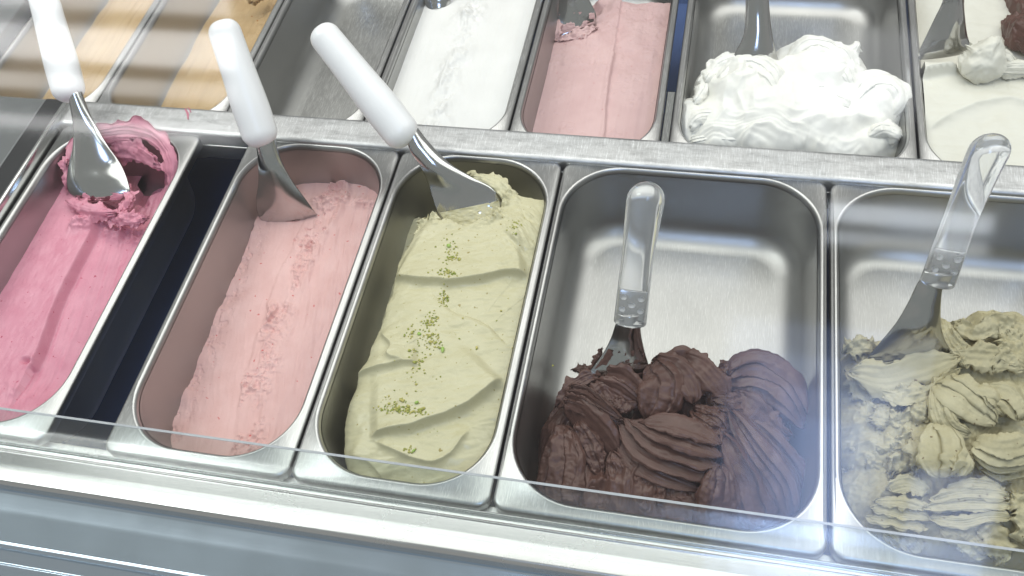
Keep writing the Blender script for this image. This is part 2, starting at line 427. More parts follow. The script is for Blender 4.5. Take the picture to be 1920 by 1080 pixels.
# ------------------------------------------------------------------ display case (setting of the pans)
case = thing('display_case', 'stainless steel ice cream display case holding two rows of pans', 'display case', (0.1, 0.0, -0.2))
XL, XR = -1.0, 1.3
def extrude_profile(name, prof, x0, x1, mat, closed=False):
    prof = np.asarray(prof, float)
    nx = 2
    V = np.vstack([np.column_stack([np.full(len(prof), x), prof]) for x in np.linspace(x0, x1, nx)])
    f = gridf(nx, len(prof), closed)
    return put(name, V, f, mat, case)
def smooth_prof(pts, seg=5, r=0.002):
    """round the corners of an open polyline"""
    P = [np.array(p, float) for p in pts]; out = [P[0]]
    for a, b, c in zip(P[:-2], P[1:-1], P[2:]):
        rr = min(r, np.linalg.norm(a - b) * .45, np.linalg.norm(c - b) * .45)
        p0 = b + (a - b) / np.linalg.norm(a - b) * rr; p1 = b + (c - b) / np.linalg.norm(c - b) * rr
        for i in range(seg + 1):
            t = i / seg; out.append((1 - t) ** 2 * p0 + 2 * t * (1 - t) * b + t * t * p1)
    out.append(P[-1]); return out

# dark well under the pans
v, f = box(XL, XR, -0.012, 0.9, -0.20, -0.19); put('well_floor', v, f, M['navy'], case, False)
v, f = box(XL, XR, -0.0105, -0.0095, -0.19, -0.004); put('well_front_wall', v, f, M['navy'], case, False)
v, f = box(XL, XR, 0.86, 0.87, -0.19, 0.02); put('well_back_wall', v, f, M['side'], case, False)
# front ledge the pans rest on
prof = smooth_prof([(-0.009, -0.030), (-0.009, -0.0115), (0.0065, -0.0115), (0.0065, -0.022)], 4, 0.0015)
extrude_profile('pan_ledge', prof, -0.386, XR, M['rim'])
prof = smooth_prof([(0.3590, -0.030), (0.3590, -0.0115), (0.3660, -0.0115), (0.3660, -0.022)], 4, 0.0015)
extrude_profile('pan_ledge', prof, -0.386, XR, M['rim'])
v, f = box(-0.2065, -0.1860, -0.0035, -0.0025, -0.0108, -0.0092); put('ledge_slot', v, f, M['seal'], case, False)
# front rail: thin upstand, groove, plate rising to a rolled nose
pts = smooth_prof([(-0.0030, -0.0118), (-0.0030, -0.0004), (-0.0046, 0.0004), (-0.0058, -0.0024), (-0.0092, -0.0028), (-0.0106, -0.0012), (-0.0118, -0.0022), (-0.0250, 0.0012), (-0.0380, 0.0004), (-0.0400, -0.0030), (-0.0404, -0.0110)], 7, 0.0030)
extrude_profile('front_rail', pts, XL, XR, M['rail'])
pts = smooth_prof([(-0.0400, -0.0100), (-0.0404, -0.0160), (-0.0560, -0.0208), (-0.0780, -0.0296), (-0.0800, -0.0294), (-0.0822, -0.0330), (-0.0822, -0.0400)], 5, 0.0022)
extrude_profile('front_apron', pts, XL, XR, M['apron'])
pts = smooth_prof([(-0.0818, -0.0390), (-0.0905, -0.0450), (-0.0925, -0.0440), (-0.0940, -0.0465), (-0.1600, -0.0800), (-0.1620, -0.30)], 5, 0.002)
extrude_profile('lower_apron', pts, XL, XR, M['apron'])
# divider bar between the rows
pts = smooth_prof([(0.3600, -0.0300), (0.3605, 0.0030), (0.3640, 0.0052), (0.3930, 0.0058), (0.3965, 0.0040), (0.3970, -0.0500)], 6, 0.0035)
extrude_profile('divider_bar', pts, -0.388, XR, M['bar'])
# left end
prof_v, prof_f = box(-0.3935, -0.3880, -0.0100, 0.4000, -0.06, 0.0120)
bevel(put('end_panel', prof_v, prof_f, M['side'], case, True), 0.0022, 3)
v, f = box(-0.4400, -0.3940, -0.010, 0.412, -0.022, -0.012); put('end_gap_seal', v, f, M['seal'], case, False)
v, f = box(-0.62, -0.4405, -0.010, 0.412, -0.05, -0.012); bevel(put('side_deck', v, f, M['deck'], case, False), .002)
v, f = box(-0.80, -0.6215, -0.010, 0.412, -0.05, -0.012); bevel(put('side_deck', v, f, M['deck'], case, False), .002)
for xa, xb in ((-0.62, -0.565), (-0.70, -0.622), (-0.80, -0.702), (-0.95, -0.802)):
    v, f = box(xa, xb, 0.4135, 0.86, -0.08, -0.016); bevel(put('side_deck', v, f, M['deck'], case, False), .002)
# support between pink and whipped pans
v, f = box(0.2548, 0.2638, 0.4005, 0.515, -0.075, -0.040); bevel(put('filler_strip', v, f, M['side'], case, False), .001)

# glass: low front pane and the sloping upper pane
v, f = box(-0.9, 1.25, -0.0078, -0.0058, -0.0004, 0.0740); put('low_front_glass', v, f, M['glass_low'], case, False)
v, f = box(-0.9, 1.25, -0.0077, -0.0059, 0.0742, 0.0746); put('glass_edge', v, f, M['glass_edge'], case, False)
a = math.radians(28)
cy, cz = -0.05, 0.30
ta = math.tan(a)
def pl(y, off): return cz + ta * (y - cy) + off
y0, y1 = -0.30, 0.46
v = np.array([(x, y, pl(y, o)) for x in (-0.9, 1.25) for y in (y0, y1) for o in (0.0, 0.004)])
f = np.array([(0, 1, 3, 2), (4, 6, 7, 5), (0, 4, 5, 1), (2, 3, 7, 6), (0, 2, 6, 4), (1, 5, 7, 3)])
put('upper_glass', v, f, M['glass'], case, False)

# ------------------------------------------------------------------ pans in place
P_RASP.build('narrow steel pan holding raspberry gelato, at the far left end of the near row')
P_STRAW.build('narrow steel pan holding pale strawberry gelato, right of the open navy gap')
P_PIST.build('narrow steel pan holding nut-sprinkled pistachio gelato, beside the wide chocolate pan')
P_CHOC.build('wide steel pan half filled with dark chocolate gelato')
P_NUT.build('wide steel pan holding rough olive-beige gelato, rightmost of the near row')
P_TANA.build('narrow steel pan of caramel gelato mostly hidden behind the leftmost white handle')
P_TANB.build('narrow steel pan with caramel gelato piled on its right side, beside the empty pan')
P_EMPTY.build('empty narrow steel pan in the far row')
P_WHITE.build('narrow steel pan holding smooth white gelato in the far row')
P_PINK.build('narrow steel pan holding pale pink gelato in the far row')
P_WHIP.build('wide steel pan holding whipped white gelato in the far row')
P_CREAM.build('wide steel pan holding smooth cream gelato, rightmost of the far row')

# ------------------------------------------------------------------ gelato surfaces
class Mass:
    """collects triangles and quads of one continuous-looking gelato body"""
    def __init__(s): s.V = []; s.F = []; s.n = 0
    def add(s, V, F):
        s.V.append(V); s.F.append(F + s.n); s.n += len(V)
    def build(s, name, label, mat, group='gelato in the pans', cat='gelato'):
        V = np.vstack(s.V); fl = [np.vstack([F for F in s.F if F.shape[1] == k]) for k in (3, 4) if any(F.shape[1] == k for F in s.F)]
        c = V.mean(0); c[2] = V[:, 2].min()
        o = put(name, V - c, fl, mat); o.location = c
        return tag(o, label, cat, group)
def field(mass, pan, h, step, xr=None, yr=None, floor=True, lateral=None, over=0.0011):
    a, b, c, d = pan.o
    if xr: a, b = xr
    if yr: c, d = yr
    nx = int((b - a) / step) + 1; ny = int((d - c) / step) + 1
    X, Y = np.meshgrid(np.linspace(a, b, nx), np.linspace(c, d, ny))
    Z = h(X, Y)
    s = pan.sdf(X, Y, np.clip(pan.z - Z, 0, DEPTH))
    ok = s < over
    if floor: ok &= Z > pan.z - DEPTH - 0.0008
    F = gridf(ny, nx)
    okf = ok.ravel()[F].all(1)
    V = np.stack([X, Y, Z], -1).reshape(-1, 3)
    if lateral is not None: V = V + lateral(V)
    F = F[okf]
    used = np.unique(F); remap = np.zeros(len(V), int) - 1; remap[used] = np.arange(len(used))
    mass.add(V[used], remap[F])
def blob_height(blobs, floor_z, k=0.006):
    """upper envelope of ellipsoids (x,y,z,rx,ry,rz,rot)"""
    def h(X, Y):
        H = np.full(X.shape, -1.0)
        for (bx, by, bz, rx, ry, rz, ro) in blobs:
            cr, sr = math.cos(ro), math.sin(ro)
            u = ((X - bx) * cr + (Y - by) * sr) / rx; w = (-(X - bx) * sr + (Y - by) * cr) / ry
            q = u * u + w * w
            top = bz + rz * np.sqrt(np.clip(1 - q, 0, 1)) - np.clip(q - 1, 0, 9) * 0.05
            m = np.maximum(H, top); H = m + k * np.log(np.exp((H - m) / k) + np.exp((top - m) / k)) * 0.5
        return H
    return h
def petal(mass, ctrl, widths, thick, up=(0, -0.45, 0.9), ribs=0, rib_amp=0.0, curl=0.0, n=46, m=28, rough=0.0006, seed=0, square=3.0, streak=0.0006, under=0.5, tear=0.0, rscale=160, over=0.0, lump=0.0):
    """a spatula stroke: spine through ctrl, given half widths, lens section, ribs along its length"""
    if ribs: m = max(m, int(ribs * 20)); n = max(n, 90)
    C = catmull(ctrl, n); T = np.gradient(C, axis=0); T /= np.linalg.norm(T, axis=1)[:, None] + 1e-12
    up = np.asarray(up, float)
    if up.ndim == 1: U = np.tile(up, (n, 1))
    else: U = catmull(up, n)
    W = np.cross(T, U); W /= np.linalg.norm(W, axis=1)[:, None] + 1e-12
    Nn = np.cross(W, T)
    t = np.linspace(0, 1, n)
    w = np.interp(t, np.linspace(0, 1, len(widths)), widths)
    th = thick * np.ones(n) if np.isscalar(thick) else np.interp(t, np.linspace(0, 1, len(thick)), thick)
    end = np.sqrt(np.clip(1 - np.abs(2 * t - 1) ** 7, 0, 1)); w = w * np.maximum(end, .02); th = th * np.maximum(end, .05)
    ang = np.linspace(0, 2 * math.pi, 2 * m, endpoint=False)
    s = np.cos(ang); top = np.sin(ang)
    prof = np.sign(top) * (1 - np.abs(s) ** square) * np.where(top > 0, 1.0, -under * -1.0)
    S = np.tile(s, (n, 1)); Pf = np.tile(prof, (n, 1)); TT = np.tile(t[:, None], (1, 2 * m))
    isTop = np.tile(top > 0, (n, 1))
    off = Pf * th[:, None]
    if ribs:
        ph = (S * 0.5 + 0.5) * ribs + 0.20 * fbm(TT * 3 + seed, S * 2, seed, 2) + .35 * fbm(S * 1.7 + seed * 7.7, 0 * S, seed, 1)
        amp = rib_amp * np.clip(.85 + .6 * fbm(TT * 2.2 + seed, np.floor(ph) * 3.3, seed, 2), .25, 1.5)
        saw = ph - np.floor(ph)
        prof_r = saw ** .8 * sstep(1.0, .965, saw) - .45 * np.exp(-(saw / .07) ** 2)
        off = off + np.where(isTop, amp * prof_r * (1 - np.abs(S) ** 6) * np.minimum(1, 4 * end[:, None]), 0)
        shift = over * sstep(.45, .95, saw) * sstep(1.0, .965, saw) * isTop * (1 - np.abs(S) ** 4)
    else: shift = 0 * S
    off = off + curl * S * S
    if streak: off = off + streak * fbm(S * 9 + seed * 3.1, TT * 1.6, seed, 3) * isTop
    V = C[:, None, :] + W[:, None, :] * (S * w[:, None] + shift)[..., None] + Nn[:, None, :] * off[..., None]
    if tear:
        tn = fbm(S * 2 + seed, TT * 9 + seed * 1.7, seed, 4, .6)
        V = V + W[:, None, :] * (tear * tn * np.abs(S) ** 4 * np.sign(S))[..., None]
        e = np.clip((np.abs(2 * TT - 1) - .8) / .2, 0, 1)
        V = V + T[:, None, :] * (tear * 1.6 * fbm(S * 5 + seed, TT * 0 + 3, seed, 3) * e * np.sign(TT - .5))[..., None]
    if lump:
        d = fbm(V[..., 0] * 38 + seed, V[..., 1] * 38, V[..., 2] * 38, 3, .5)
        V = V + Nn[:, None, :] * (lump * d)[..., None]
    if rough:
        d = fbm(V[..., 0] * rscale, V[..., 1] * rscale, V[..., 2] * rscale, 3 if ribs else 4, .5)
        V = V + Nn[:, None, :] * (rough * d)[..., None]
    V = V.reshape(-1, 3)
    F = gridf(n, 2 * m, True)
    V2 = np.vstack([V, C[0], C[-1]])
    k = 2 * m; i0 = len(V); i1 = len(V) + 1
    j = np.arange(k)
    caps = np.concatenate([np.stack([np.full(k, i0), (j + 1) % k, j], 1), np.stack([np.full(k, i1), (n - 1) * k + j, (n - 1) * k + (j + 1) % k], 1)])
    base = mass.n
    mass.V.append(V2); mass.F.append(F + base); mass.F.append(caps + base); mass.n += len(V2)

def polyd(X, Y, pts):
    """signed distance to a polyline (positive on its left) and arc position 0..1 of the nearest point"""
    P = np.asarray([(p[0], p[1]) for p in pts], float)
    seg = np.linalg.norm(np.diff(P, axis=0), axis=1); tot = seg.sum(); acc = 0
    best = np.full(X.shape, 9.0); sg = np.ones(X.shape); pos = np.zeros(X.shape); beyond = np.zeros(X.shape)
    for i in range(len(P) - 1):
        a, b = P[i], P[i + 1]; e = b - a; l2 = e @ e
        t0 = ((X - a[0]) * e[0] + (Y - a[1]) * e[1]) / l2; t = np.clip(t0, 0, 1)
        dx = X - (a[0] + e[0] * t); dy = Y - (a[1] + e[1] * t); d = np.hypot(dx, dy)
        cr = e[0] * (Y - a[1]) - e[1] * (X - a[0])
        m = d < best
        best = np.where(m, d, best); sg = np.where(m, np.where(cr >= 0, 1, -1), sg); pos = np.where(m, (acc + seg[i] * t) / tot, pos)
        ov = np.abs(t0 - t) * math.sqrt(l2)
        beyond = np.where(m, ov, beyond); acc += seg[i]
    return best * sg, pos, beyond
def fold(X, Y, pts, A, Lb=0.03, drop=0.0019, hollow=0.25, Lh=0.012, ends=0.15):
    C = catmull([(p[0], p[1]) for p in pts], 14)
    d, pos, ov = polyd(X, Y, C)
    d = d + .0012 * fbm(X * 45, Y * 45, 17, 2)
    fade = sstep(0, ends, pos) * sstep(0, ends, 1 - pos) * np.exp(-(ov / 0.006) ** 2)
    up = np.where(d > 0, np.exp(-d / Lb), np.exp(d / drop))
    lo = np.where(d < 0, np.exp(d / Lh) * (1 - np.exp(d / drop)), 0)
    return A * fade * (up - hollow * lo)

# ---- raspberry ------------------------------------------------------
def h_rasp(X, Y):
    base = -0.034 - 0.006 * (0.3 - Y) / 0.3
    step = [(-0.3156, 0.2651, -0.0300), (-0.3156, 0.2119, -0.0300), (-0.3134, 0.1635, -0.0300), (-0.3050, 0.1112, -0.0300), (-0.3033, 0.0911, -0.0300)]
    d, pos, ov = polyd(X, Y, catmull([(p[0], p[1]) for p in step], 12))
    wgt = np.where(pos > .97, np.exp(-(ov / .03) ** 2), 1)
    H = base - 0.0120 * sstep(-0.0015, 0.005, d) * wgt * (1 + 0.6 * sstep(.004, .04, d))
    st = fbm(X * 260 + Y * 40, Y * 14, 2, 4)
    H = H + 0.0006 * st * sstep(0, .01, d) + 0.00025 * fbm(X * 240, Y * 90, 5, 3)
    # hole
    hx, hy = (-0.3092, 0.0934, -0.0350)[:2]
    H = H - 0.007 * gauss(np.hypot(X - hx, (Y - hy) * 1.6), 0.0045) + 0.003 * gauss(np.hypot(X - hx - .006, Y - hy - .002), 0.004)
    rr = (-0.3022, 0.0549, -0.0350)
    H = H + 0.0035 * ridged((X + Y * .3) * 70, Y * 40, 1, 3) * gauss(np.hypot(X - rr[0], Y - rr[1]), 0.022) * .4
    # dug-out pocket at the back
    pk = (-0.3243, 0.3393, -0.0500)
    q = np.hypot((X - pk[0]) / 0.052, (Y - pk[1] - .01) / 0.060)
    H = H - 0.030 * sstep(1.05, 0.72, q + .10 * fbm(X * 60, Y * 60, 3, 3)) * sstep(0.250, 0.262, Y)
    # torn lip in front of the pocket
    lip = (-0.2866, 0.2589, -0.0300)
    tw = gauss((Y - lip[1]) - .003 * fbm(X * 90, Y * 0, 8, 2), 0.009) * sstep(-.345, -.335, X)
    H = H + tw * (0.005 + 0.0045 * ridged(X * 85, Y * 85, 4, 4))
    # right bank climbing the wall
    H = H + 0.016 * sstep(-0.255, -0.232, X) * sstep(.24, .30, Y) + 0.010 * sstep(.325, .35, Y) * (1 + .5 * fbm(X * 80, Y * 80, 2, 3)) * sstep(-.32, -.29, X)
    return np.maximum(H, -0.0795)
ms = Mass(); field(ms, P_RASP, h_rasp, 0.00075)
# smear left on the back wall, over the rim and up the divider bar
petal(ms, [(-0.3599, 0.3181, -0.0060), (-0.3533, 0.3400, 0.0030), (-0.3253, 0.3508, 0.0060), (-0.2952, 0.3550, 0.0070), (-0.2628, 0.3457, 0.0060), (-0.2457, 0.3277, -0.0040), (-0.2435, 0.3104, -0.0220)], [.007, .008, .009, .012, .010, .009, .006], 0.0022, up=(0, -0.9, .45), rough=0.0016, seed=3, tear=.006, streak=.001, rscale=110)
petal(ms, [(-0.3625, 0.3380, -0.0040), (-0.3650, 0.3174, -0.0140), (-0.3646, 0.2993, -0.0280)], [.004, .006, .004], .003, up=(.5, -.6, .6), rough=.002, seed=8, tear=.005)
petal(ms, [(-0.3302, 0.3426, -0.0120), (-0.2963, 0.3431, -0.0140), (-0.2645, 0.3313, -0.0180)], [.012, .014, .010], .003, up=(-.2, -.9, .45), rough=.0016, seed=4, tear=.007)
petal(ms, [(-0.3512, 0.2780, -0.0280), (-0.3233, 0.2695, -0.0250), (-0.2904, 0.2664, -0.0240)], [.006, .0085, .006], .006, rough=.0012, seed=11, tear=.004)
petal(ms, [(-0.3037, 0.3114, -0.0300), (-0.2869, 0.2927, -0.0300), (-0.2844, 0.2720, -0.0280)], [.004, .006, .005], .006, rough=.003, seed=12, tear=.005)
petal(ms, [(-0.2988, 0.2661, -0.0290), (-0.2740, 0.2646, -0.0300), (-0.2579, 0.2687, -0.0310)], [.006, .009, .006], .004, rough=.003, seed=13, tear=.005)
ms.build('raspberry_gelato', 'deep pink raspberry gelato smeared over its pan rim', M['rasp'])

ms = Mass()
petal(ms, [(-0.2518, 0.3941, 0.0060), (-0.2463, 0.3872, 0.0060), (-0.2412, 0.3779, 0.0060)], [.0007, .0012, .0008], .0008, up=(0, 0, 1), rough=.0002, seed=15, tear=.0004)
petal(ms, [(-0.2494, 0.3960, 0.0060), (-0.2453, 0.3922, 0.0060), (-0.2424, 0.3884, 0.0060)], [.0004, .0007, .0004], .0006, up=(0, 0, 1), rough=.0001, seed=16, tear=.0003)
ms.build('gelato_drip', 'tiny pink gelato drip on the divider bar beside the middle white handle', M['rasp'], None, 'drip')

# ---- strawberry -----------------------------------------------------
def h_straw(X, Y):
    H = -0.064 + 0.013 * (Y / 0.36) + 0.004 * sstep(-.12, -.02, X)
    line = [(-0.0919, 0.3311, -0.0500), (-0.1023, 0.2773, -0.0550), (-0.1051, 0.2024, -0.0550), (-0.1020, 0.1404, -0.0550), (-0.0940, 0.0836, -0.0550), (-0.0838, 0.0366, -0.0550)]
    d, pos, ov = polyd(X, Y, catmull([(p[0], p[1]) for p in line], 20))   # negative: right... sign fixed below
    r = d                                                                    # positive to the right of the line (line runs to the front)
    wob = 0.004 * fbm(X * 50, Y * 50, 3, 3)
    rz = sstep(-0.001, 0.003, r + wob) * sstep(0.040, 0.020, r + wob)
    # directions along the strokes
    s = X * 0.985 + Y * 0.17
    H = H + 0.0012 * sstep(-0.002, 0.002, r + wob * .5)
    H = H + rz * np.clip(.55 + 1.1 * fbm(X * 28, Y * 22, 15, 2), 0, 2) * (0.0027 * ridged(s * 88 + .012 * 88 * fbm(X * 30, Y * 30, 41, 2), Y * 58, 2, 4) + .0014 * fbm(X * 300, Y * 260, 1, 3))
    wv = .006 * fbm(X * 14, Y * 14, 21, 2)
    H = H + (0.0003 + .0004 * sstep(.0, .02, r)) * fbm((s + wv) * 200, Y * 26, 6, 4)
    H = H + 0.0011 * sstep(.015, .03, r) * fbm(s * 90 + 2, Y * 16, 9, 3)
    pits = sstep(.62, .85, fbm(X * 120, Y * 100, 12, 3)) * (.05 + rz) * sstep(.0, .3, fbm(X * 22, Y * 22, 31, 2))
    H = H - 0.0026 * pits
    # crumbly torn edge by the left wall
    e = sstep(-.128, -.146, X)
    H = H - 0.0012 * e * sstep(.1, .6, fbm(X * 200, Y * 130, 7, 4)) - .002 * e * fbm(X * 20, Y * 45, 3, 3)
    # ridge round the back
    bk = gauss(Y - .325 - .004 * fbm(X * 40, 0 * Y, 1, 2), .006) * sstep(-.11, -.09, X)
    H = H + bk * 0.003 * (1 + ridged(X * 70, Y * 120, 3, 3))
    H = H + .003 * gauss(d - .03, .004) * sstep(.2, .25, Y)
    H = H + rz * .0016 * sstep(.0, .5, fbm(X * 60, Y * 45, 33, 3)) * ridged(X * 190, Y * 150, 8, 3)
    return H
ms = Mass(); field(ms, P_STRAW, h_straw, 0.00055)
ms.build('strawberry_gelato', 'pale strawberry pink gelato with a crumbly streak along its middle', M['straw'])

# ---- pistachio ------------------------------------------------------
def h_pist(X, Y):
    edge = [(0.0456, 0.2911, -0.0300), (0.0350, 0.2651, -0.0220), (0.0259, 0.2297, -0.0180), (0.0287, 0.1895, -0.0220), (0.0260, 0.1415, -0.0300), (0.0206, 0.1014, -0.0340), (0.0219, 0.0547, -0.0400), (0.0320, 0.0285, -0.0450)]
    d, pos, ov = polyd(X, Y, catmull([(p[0], p[1]) for p in edge], 24))
    r = d + .0015 * fbm(X * 70, Y * 70, 3, 3)     # positive inside
    H = -0.020 + 0.010 * (Y - .15) / .2 - 0.012 * sstep(.10, .0, Y) + 0.010 * (1 - ((X - .09) / .075) ** 2) * sstep(0.0, .05, Y)
    H = H - 0.006 * np.exp(-np.clip(r, 0, 1) / .006)
    H = H - 0.035 * sstep(0.0015, -0.0035, r)
    H = H + fold(X, Y, [(0.1538, 0.2314, -0.0100), (0.1302, 0.2243, -0.0100), (0.1139, 0.2187, -0.0100), (0.0879, 0.2106, -0.0100), (0.0628, 0.2094, -0.0100), (0.0441, 0.2121, -0.0100), (0.0272, 0.2159, -0.0120)][::-1], .0080, .034, hollow=.40, ends=.06)
    H = H + fold(X, Y, [(0.0679, 0.2009, -0.0100), (0.0837, 0.1897, -0.0100), (0.1010, 0.1796, -0.0100), (0.1266, 0.1732, -0.0120), (0.1549, 0.1512, -0.0140)], -.0035, .02, ends=.2, hollow=.0)
    H = H + fold(X, Y, [(0.0154, 0.1089, -0.0200), (0.0355, 0.1160, -0.0200), (0.0563, 0.1210, -0.0200), (0.0771, 0.1254, -0.0200)], .0065, .022, ends=.12)
    H = H + fold(X, Y, [(0.0303, 0.1558, -0.0200), (0.0460, 0.1407, -0.0200), (0.0473, 0.1269, -0.0200), (0.0656, 0.1228, -0.0200)], .0045, .014, ends=.2)
    H = H + fold(X, Y, [(0.0484, 0.0545, -0.0200), (0.0702, 0.0606, -0.0200), (0.0910, 0.0701, -0.0200), (0.1198, 0.0863, -0.0200), (0.1351, 0.1013, -0.0200), (0.1516, 0.1235, -0.0200)], .0085, .036, ends=.08, hollow=.5)
    H = H + fold(X, Y, [(0.0495, 0.0536, -0.0200), (0.0696, 0.0456, -0.0200), (0.0986, 0.0401, -0.0200), (0.1194, 0.0480, -0.0200), (0.1337, 0.0756, -0.0200)], .0055, .010, ends=.15, hollow=.0)
    H = H + fold(X, Y, [(0.0301, 0.0409, -0.0300), (0.0516, 0.0351, -0.0300), (0.0699, 0.0200, -0.0300)], .003, .02, ends=.2)
    # long smooth spatula streaks
    H = H + 0.0008 * fbm((X + Y * .25) * 35, (Y - X * .4) * 100, 3, 3) + .00022 * fbm(X * 120, Y * 300, 7, 3)
    # scooped hollow under the spatula, with crumbly edge
    cx, cy = (0.0791, 0.3121, -0.0300)[:2]
    q = np.hypot((X - cx) / .037, (Y - cy - .004) / .038) + .10 * fbm(X * 90, Y * 90, 5, 4)
    H = H - 0.034 * sstep(1.04, .90, q)
    rim = gauss(q - 1.12, .12) * sstep(.235, .25, Y) * (.15 + .85 * sstep(.018, .032, np.abs(X - cx)))
    H = H + rim * (.002 + .0035 * ridged(X * 130, Y * 130, 4, 4))
    # back right heap
    hx, hy = (0.1389, 0.2703, -0.0120)[:2]
    H = H + .010 * gauss(np.hypot((X - hx) / 1.0, (Y - hy) / 1.5), .020) * (1 + .25 * fbm((X + Y) * 150, (Y - X) * 40, 2, 3))
    # fall to the back wall
    H = H - 0.05 * sstep(.318, .338, Y + .004 * fbm(X * 80, Y * 80, 4, 3))
    return H
ms = Mass(); field(ms, P_PIST, h_pist, 0.0006)
petal(ms, [(0.0744, 0.3416, -0.0080), (0.1032, 0.3340, -0.0080), (0.1236, 0.3153, -0.0120), (0.1280, 0.2988, -0.0160)], [.006, .009, .009, .006], .006, rough=.0022, seed=21, tear=.004)
petal(ms, [(0.0407, 0.2911, -0.0200), (0.0403, 0.2805, -0.0220), (0.0339, 0.2679, -0.0240)], [.006, .007, .004], .006, rough=.0028, seed=22, tear=.004)
petal(ms, [(0.1399, 0.2917, -0.0140), (0.1496, 0.2747, -0.0160), (0.1502, 0.2429, -0.0160)], [.008, .011, .007], .007, rough=.0012, seed=23, tear=.003, ribs=3, rib_amp=.0014)
pist_obj = ms.build('pistachio_gelato', 'smooth pale green pistachio gelato folded in waves and sprinkled with nuts', M['pist'])

# ---- chocolate ------------------------------------------------------
fz = -DEPTH
blobs = [
    (*(0.2222, 0.0910, -0.0550), .036, .060, .022, 0.1), (*(0.2726, 0.0882, -0.0550), .050, .060, .030, 0.0), (*(0.2573, 0.1434, -0.0750), .040, .030, .018, 0.0),
    (*(0.2949, 0.1376, -0.0550), .040, .034, .030, 0.0), (*(0.3280, 0.1214, -0.0550), .040, .050, .030, 0.0), (*(0.3581, 0.1412, -0.0550), .036, .036, .030, -.4),
    (*(0.3633, 0.0891, -0.0600), .042, .060, .028, .4), (*(0.3373, 0.0588, -0.0650), .060, .040, .030, 0), (*(0.2765, 0.0544, -0.0650), .060, .040, .030, 0), (*(0.2272, 0.0541, -0.0700), .035, .040, .026, 0),
]
hb = blob_height(blobs, fz)
def h_choc(X, Y):
    H = hb(X, Y) - .0090
    s = X * .8 + Y * .6
    wx = .004 * fbm(X * 40, Y * 40, 6, 2)
    H = H + .0044 * ridged((X + wx) * 70 + 2, (Y + wx) * 26, 2, 4, .45) + .0011 * fbm(X * 170, Y * 60, 4, 3) - .002
    return H
ms = Mass(); field(ms, P_CHOC, h_choc, 0.0008)
def cp(pts, w, th, **k):
    a = dict(square=6, curl=.0022, under=1.0, tear=.0015); a.update(k)
    if a.get('ribs'): a['tear'] = min(a['tear'], .0012)
    petal(ms, pts, w, th if not np.isscalar(th) else th * .62, **a)
# left wrap with its big smooth face, and the rolled lip above it
cp([(0.2044, 0.1243, -0.0300), (0.2232, 0.1062, -0.0300), (0.2408, 0.0925, -0.0330), (0.2580, 0.0788, -0.0400)], [.012, .017, .018, .010], .010, up=(-.45, -.7, .5), rough=.0006, seed=31, streak=.0008)
for k in range(4):
    cp([(0.2056 + k * 0.00147, 0.1122 + k * 0.00317, -0.0240 + k * 0.00300), (0.2187 + k * 0.00233, 0.1078 + k * 0.00326, -0.0220 + k * 0.00300), (0.2352 + k * 0.00206, 0.1020 + k * 0.00168, -0.0220 + k * 0.00300), (0.2556 + k * -0.00005, 0.0985 + k * 0.00040, -0.0260 + k * 0.00300)], [.0045, .006, .0055, .003], .0028, rough=.0004, seed=33 + k, up=(-.1, -.8, .6))
cp([(0.1991, 0.1127, -0.0340), (0.2055, 0.1233, -0.0280), (0.2191, 0.1350, -0.0240), (0.2343, 0.1423, -0.0220)], [.004, .006, .006, .004], .005, rough=.0012, seed=38, tear=.003)
# front left body, torn and streaky
cp([(0.2082, 0.0966, -0.0400), (0.2121, 0.0701, -0.0460), (0.2113, 0.0446, -0.0540), (0.2182, 0.0270, -0.0600)], [.012, .020, .022, .016], .010, up=(-.3, -.5, .8), rough=.0016, seed=40, ribs=3, rib_amp=.003, over=.002, tear=.003)
cp([(0.2194, 0.1001, -0.0340), (0.2334, 0.0801, -0.0400), (0.2447, 0.0612, -0.0480)], [.007, .012, .006], .007, up=(-.2, -.6, .7), rough=.0016, seed=41, ribs=3, rib_amp=.0016, tear=.004)
cp([(0.2390, 0.0541, -0.0500), (0.2368, 0.0375, -0.0560), (0.2453, 0.0227, -0.0620)], [.010, .016, .012], .007, rough=.0016, seed=42, ribs=3, rib_amp=.0016, tear=.004)
# slabs round the spatula
cp([(0.2367, 0.1417, -0.0160), (0.2532, 0.1368, -0.0130), (0.2701, 0.1265, -0.0180)], [.006, .011, .007], .006, rough=.0006, seed=45, up=(.1, -.8, .6))
cp([(0.2308, 0.1339, -0.0220), (0.2476, 0.1276, -0.0190), (0.2711, 0.1183, -0.0260)], [.005, .010, .007], .005, rough=.0006, seed=46, up=(.1, -.8, .6))
cp([(0.2303, 0.1204, -0.0260), (0.2386, 0.1270, -0.0220), (0.2466, 0.1175, -0.0260), (0.2342, 0.1081, -0.0280)], [.005, .008, .008, .004], .005, rough=.0014, seed=47, tear=.004)
cp([(0.2465, 0.1179, -0.0240), (0.2567, 0.1153, -0.0260), (0.2512, 0.1090, -0.0280)], [.004, .007, .004], .005, rough=.0018, seed=48, tear=.003)
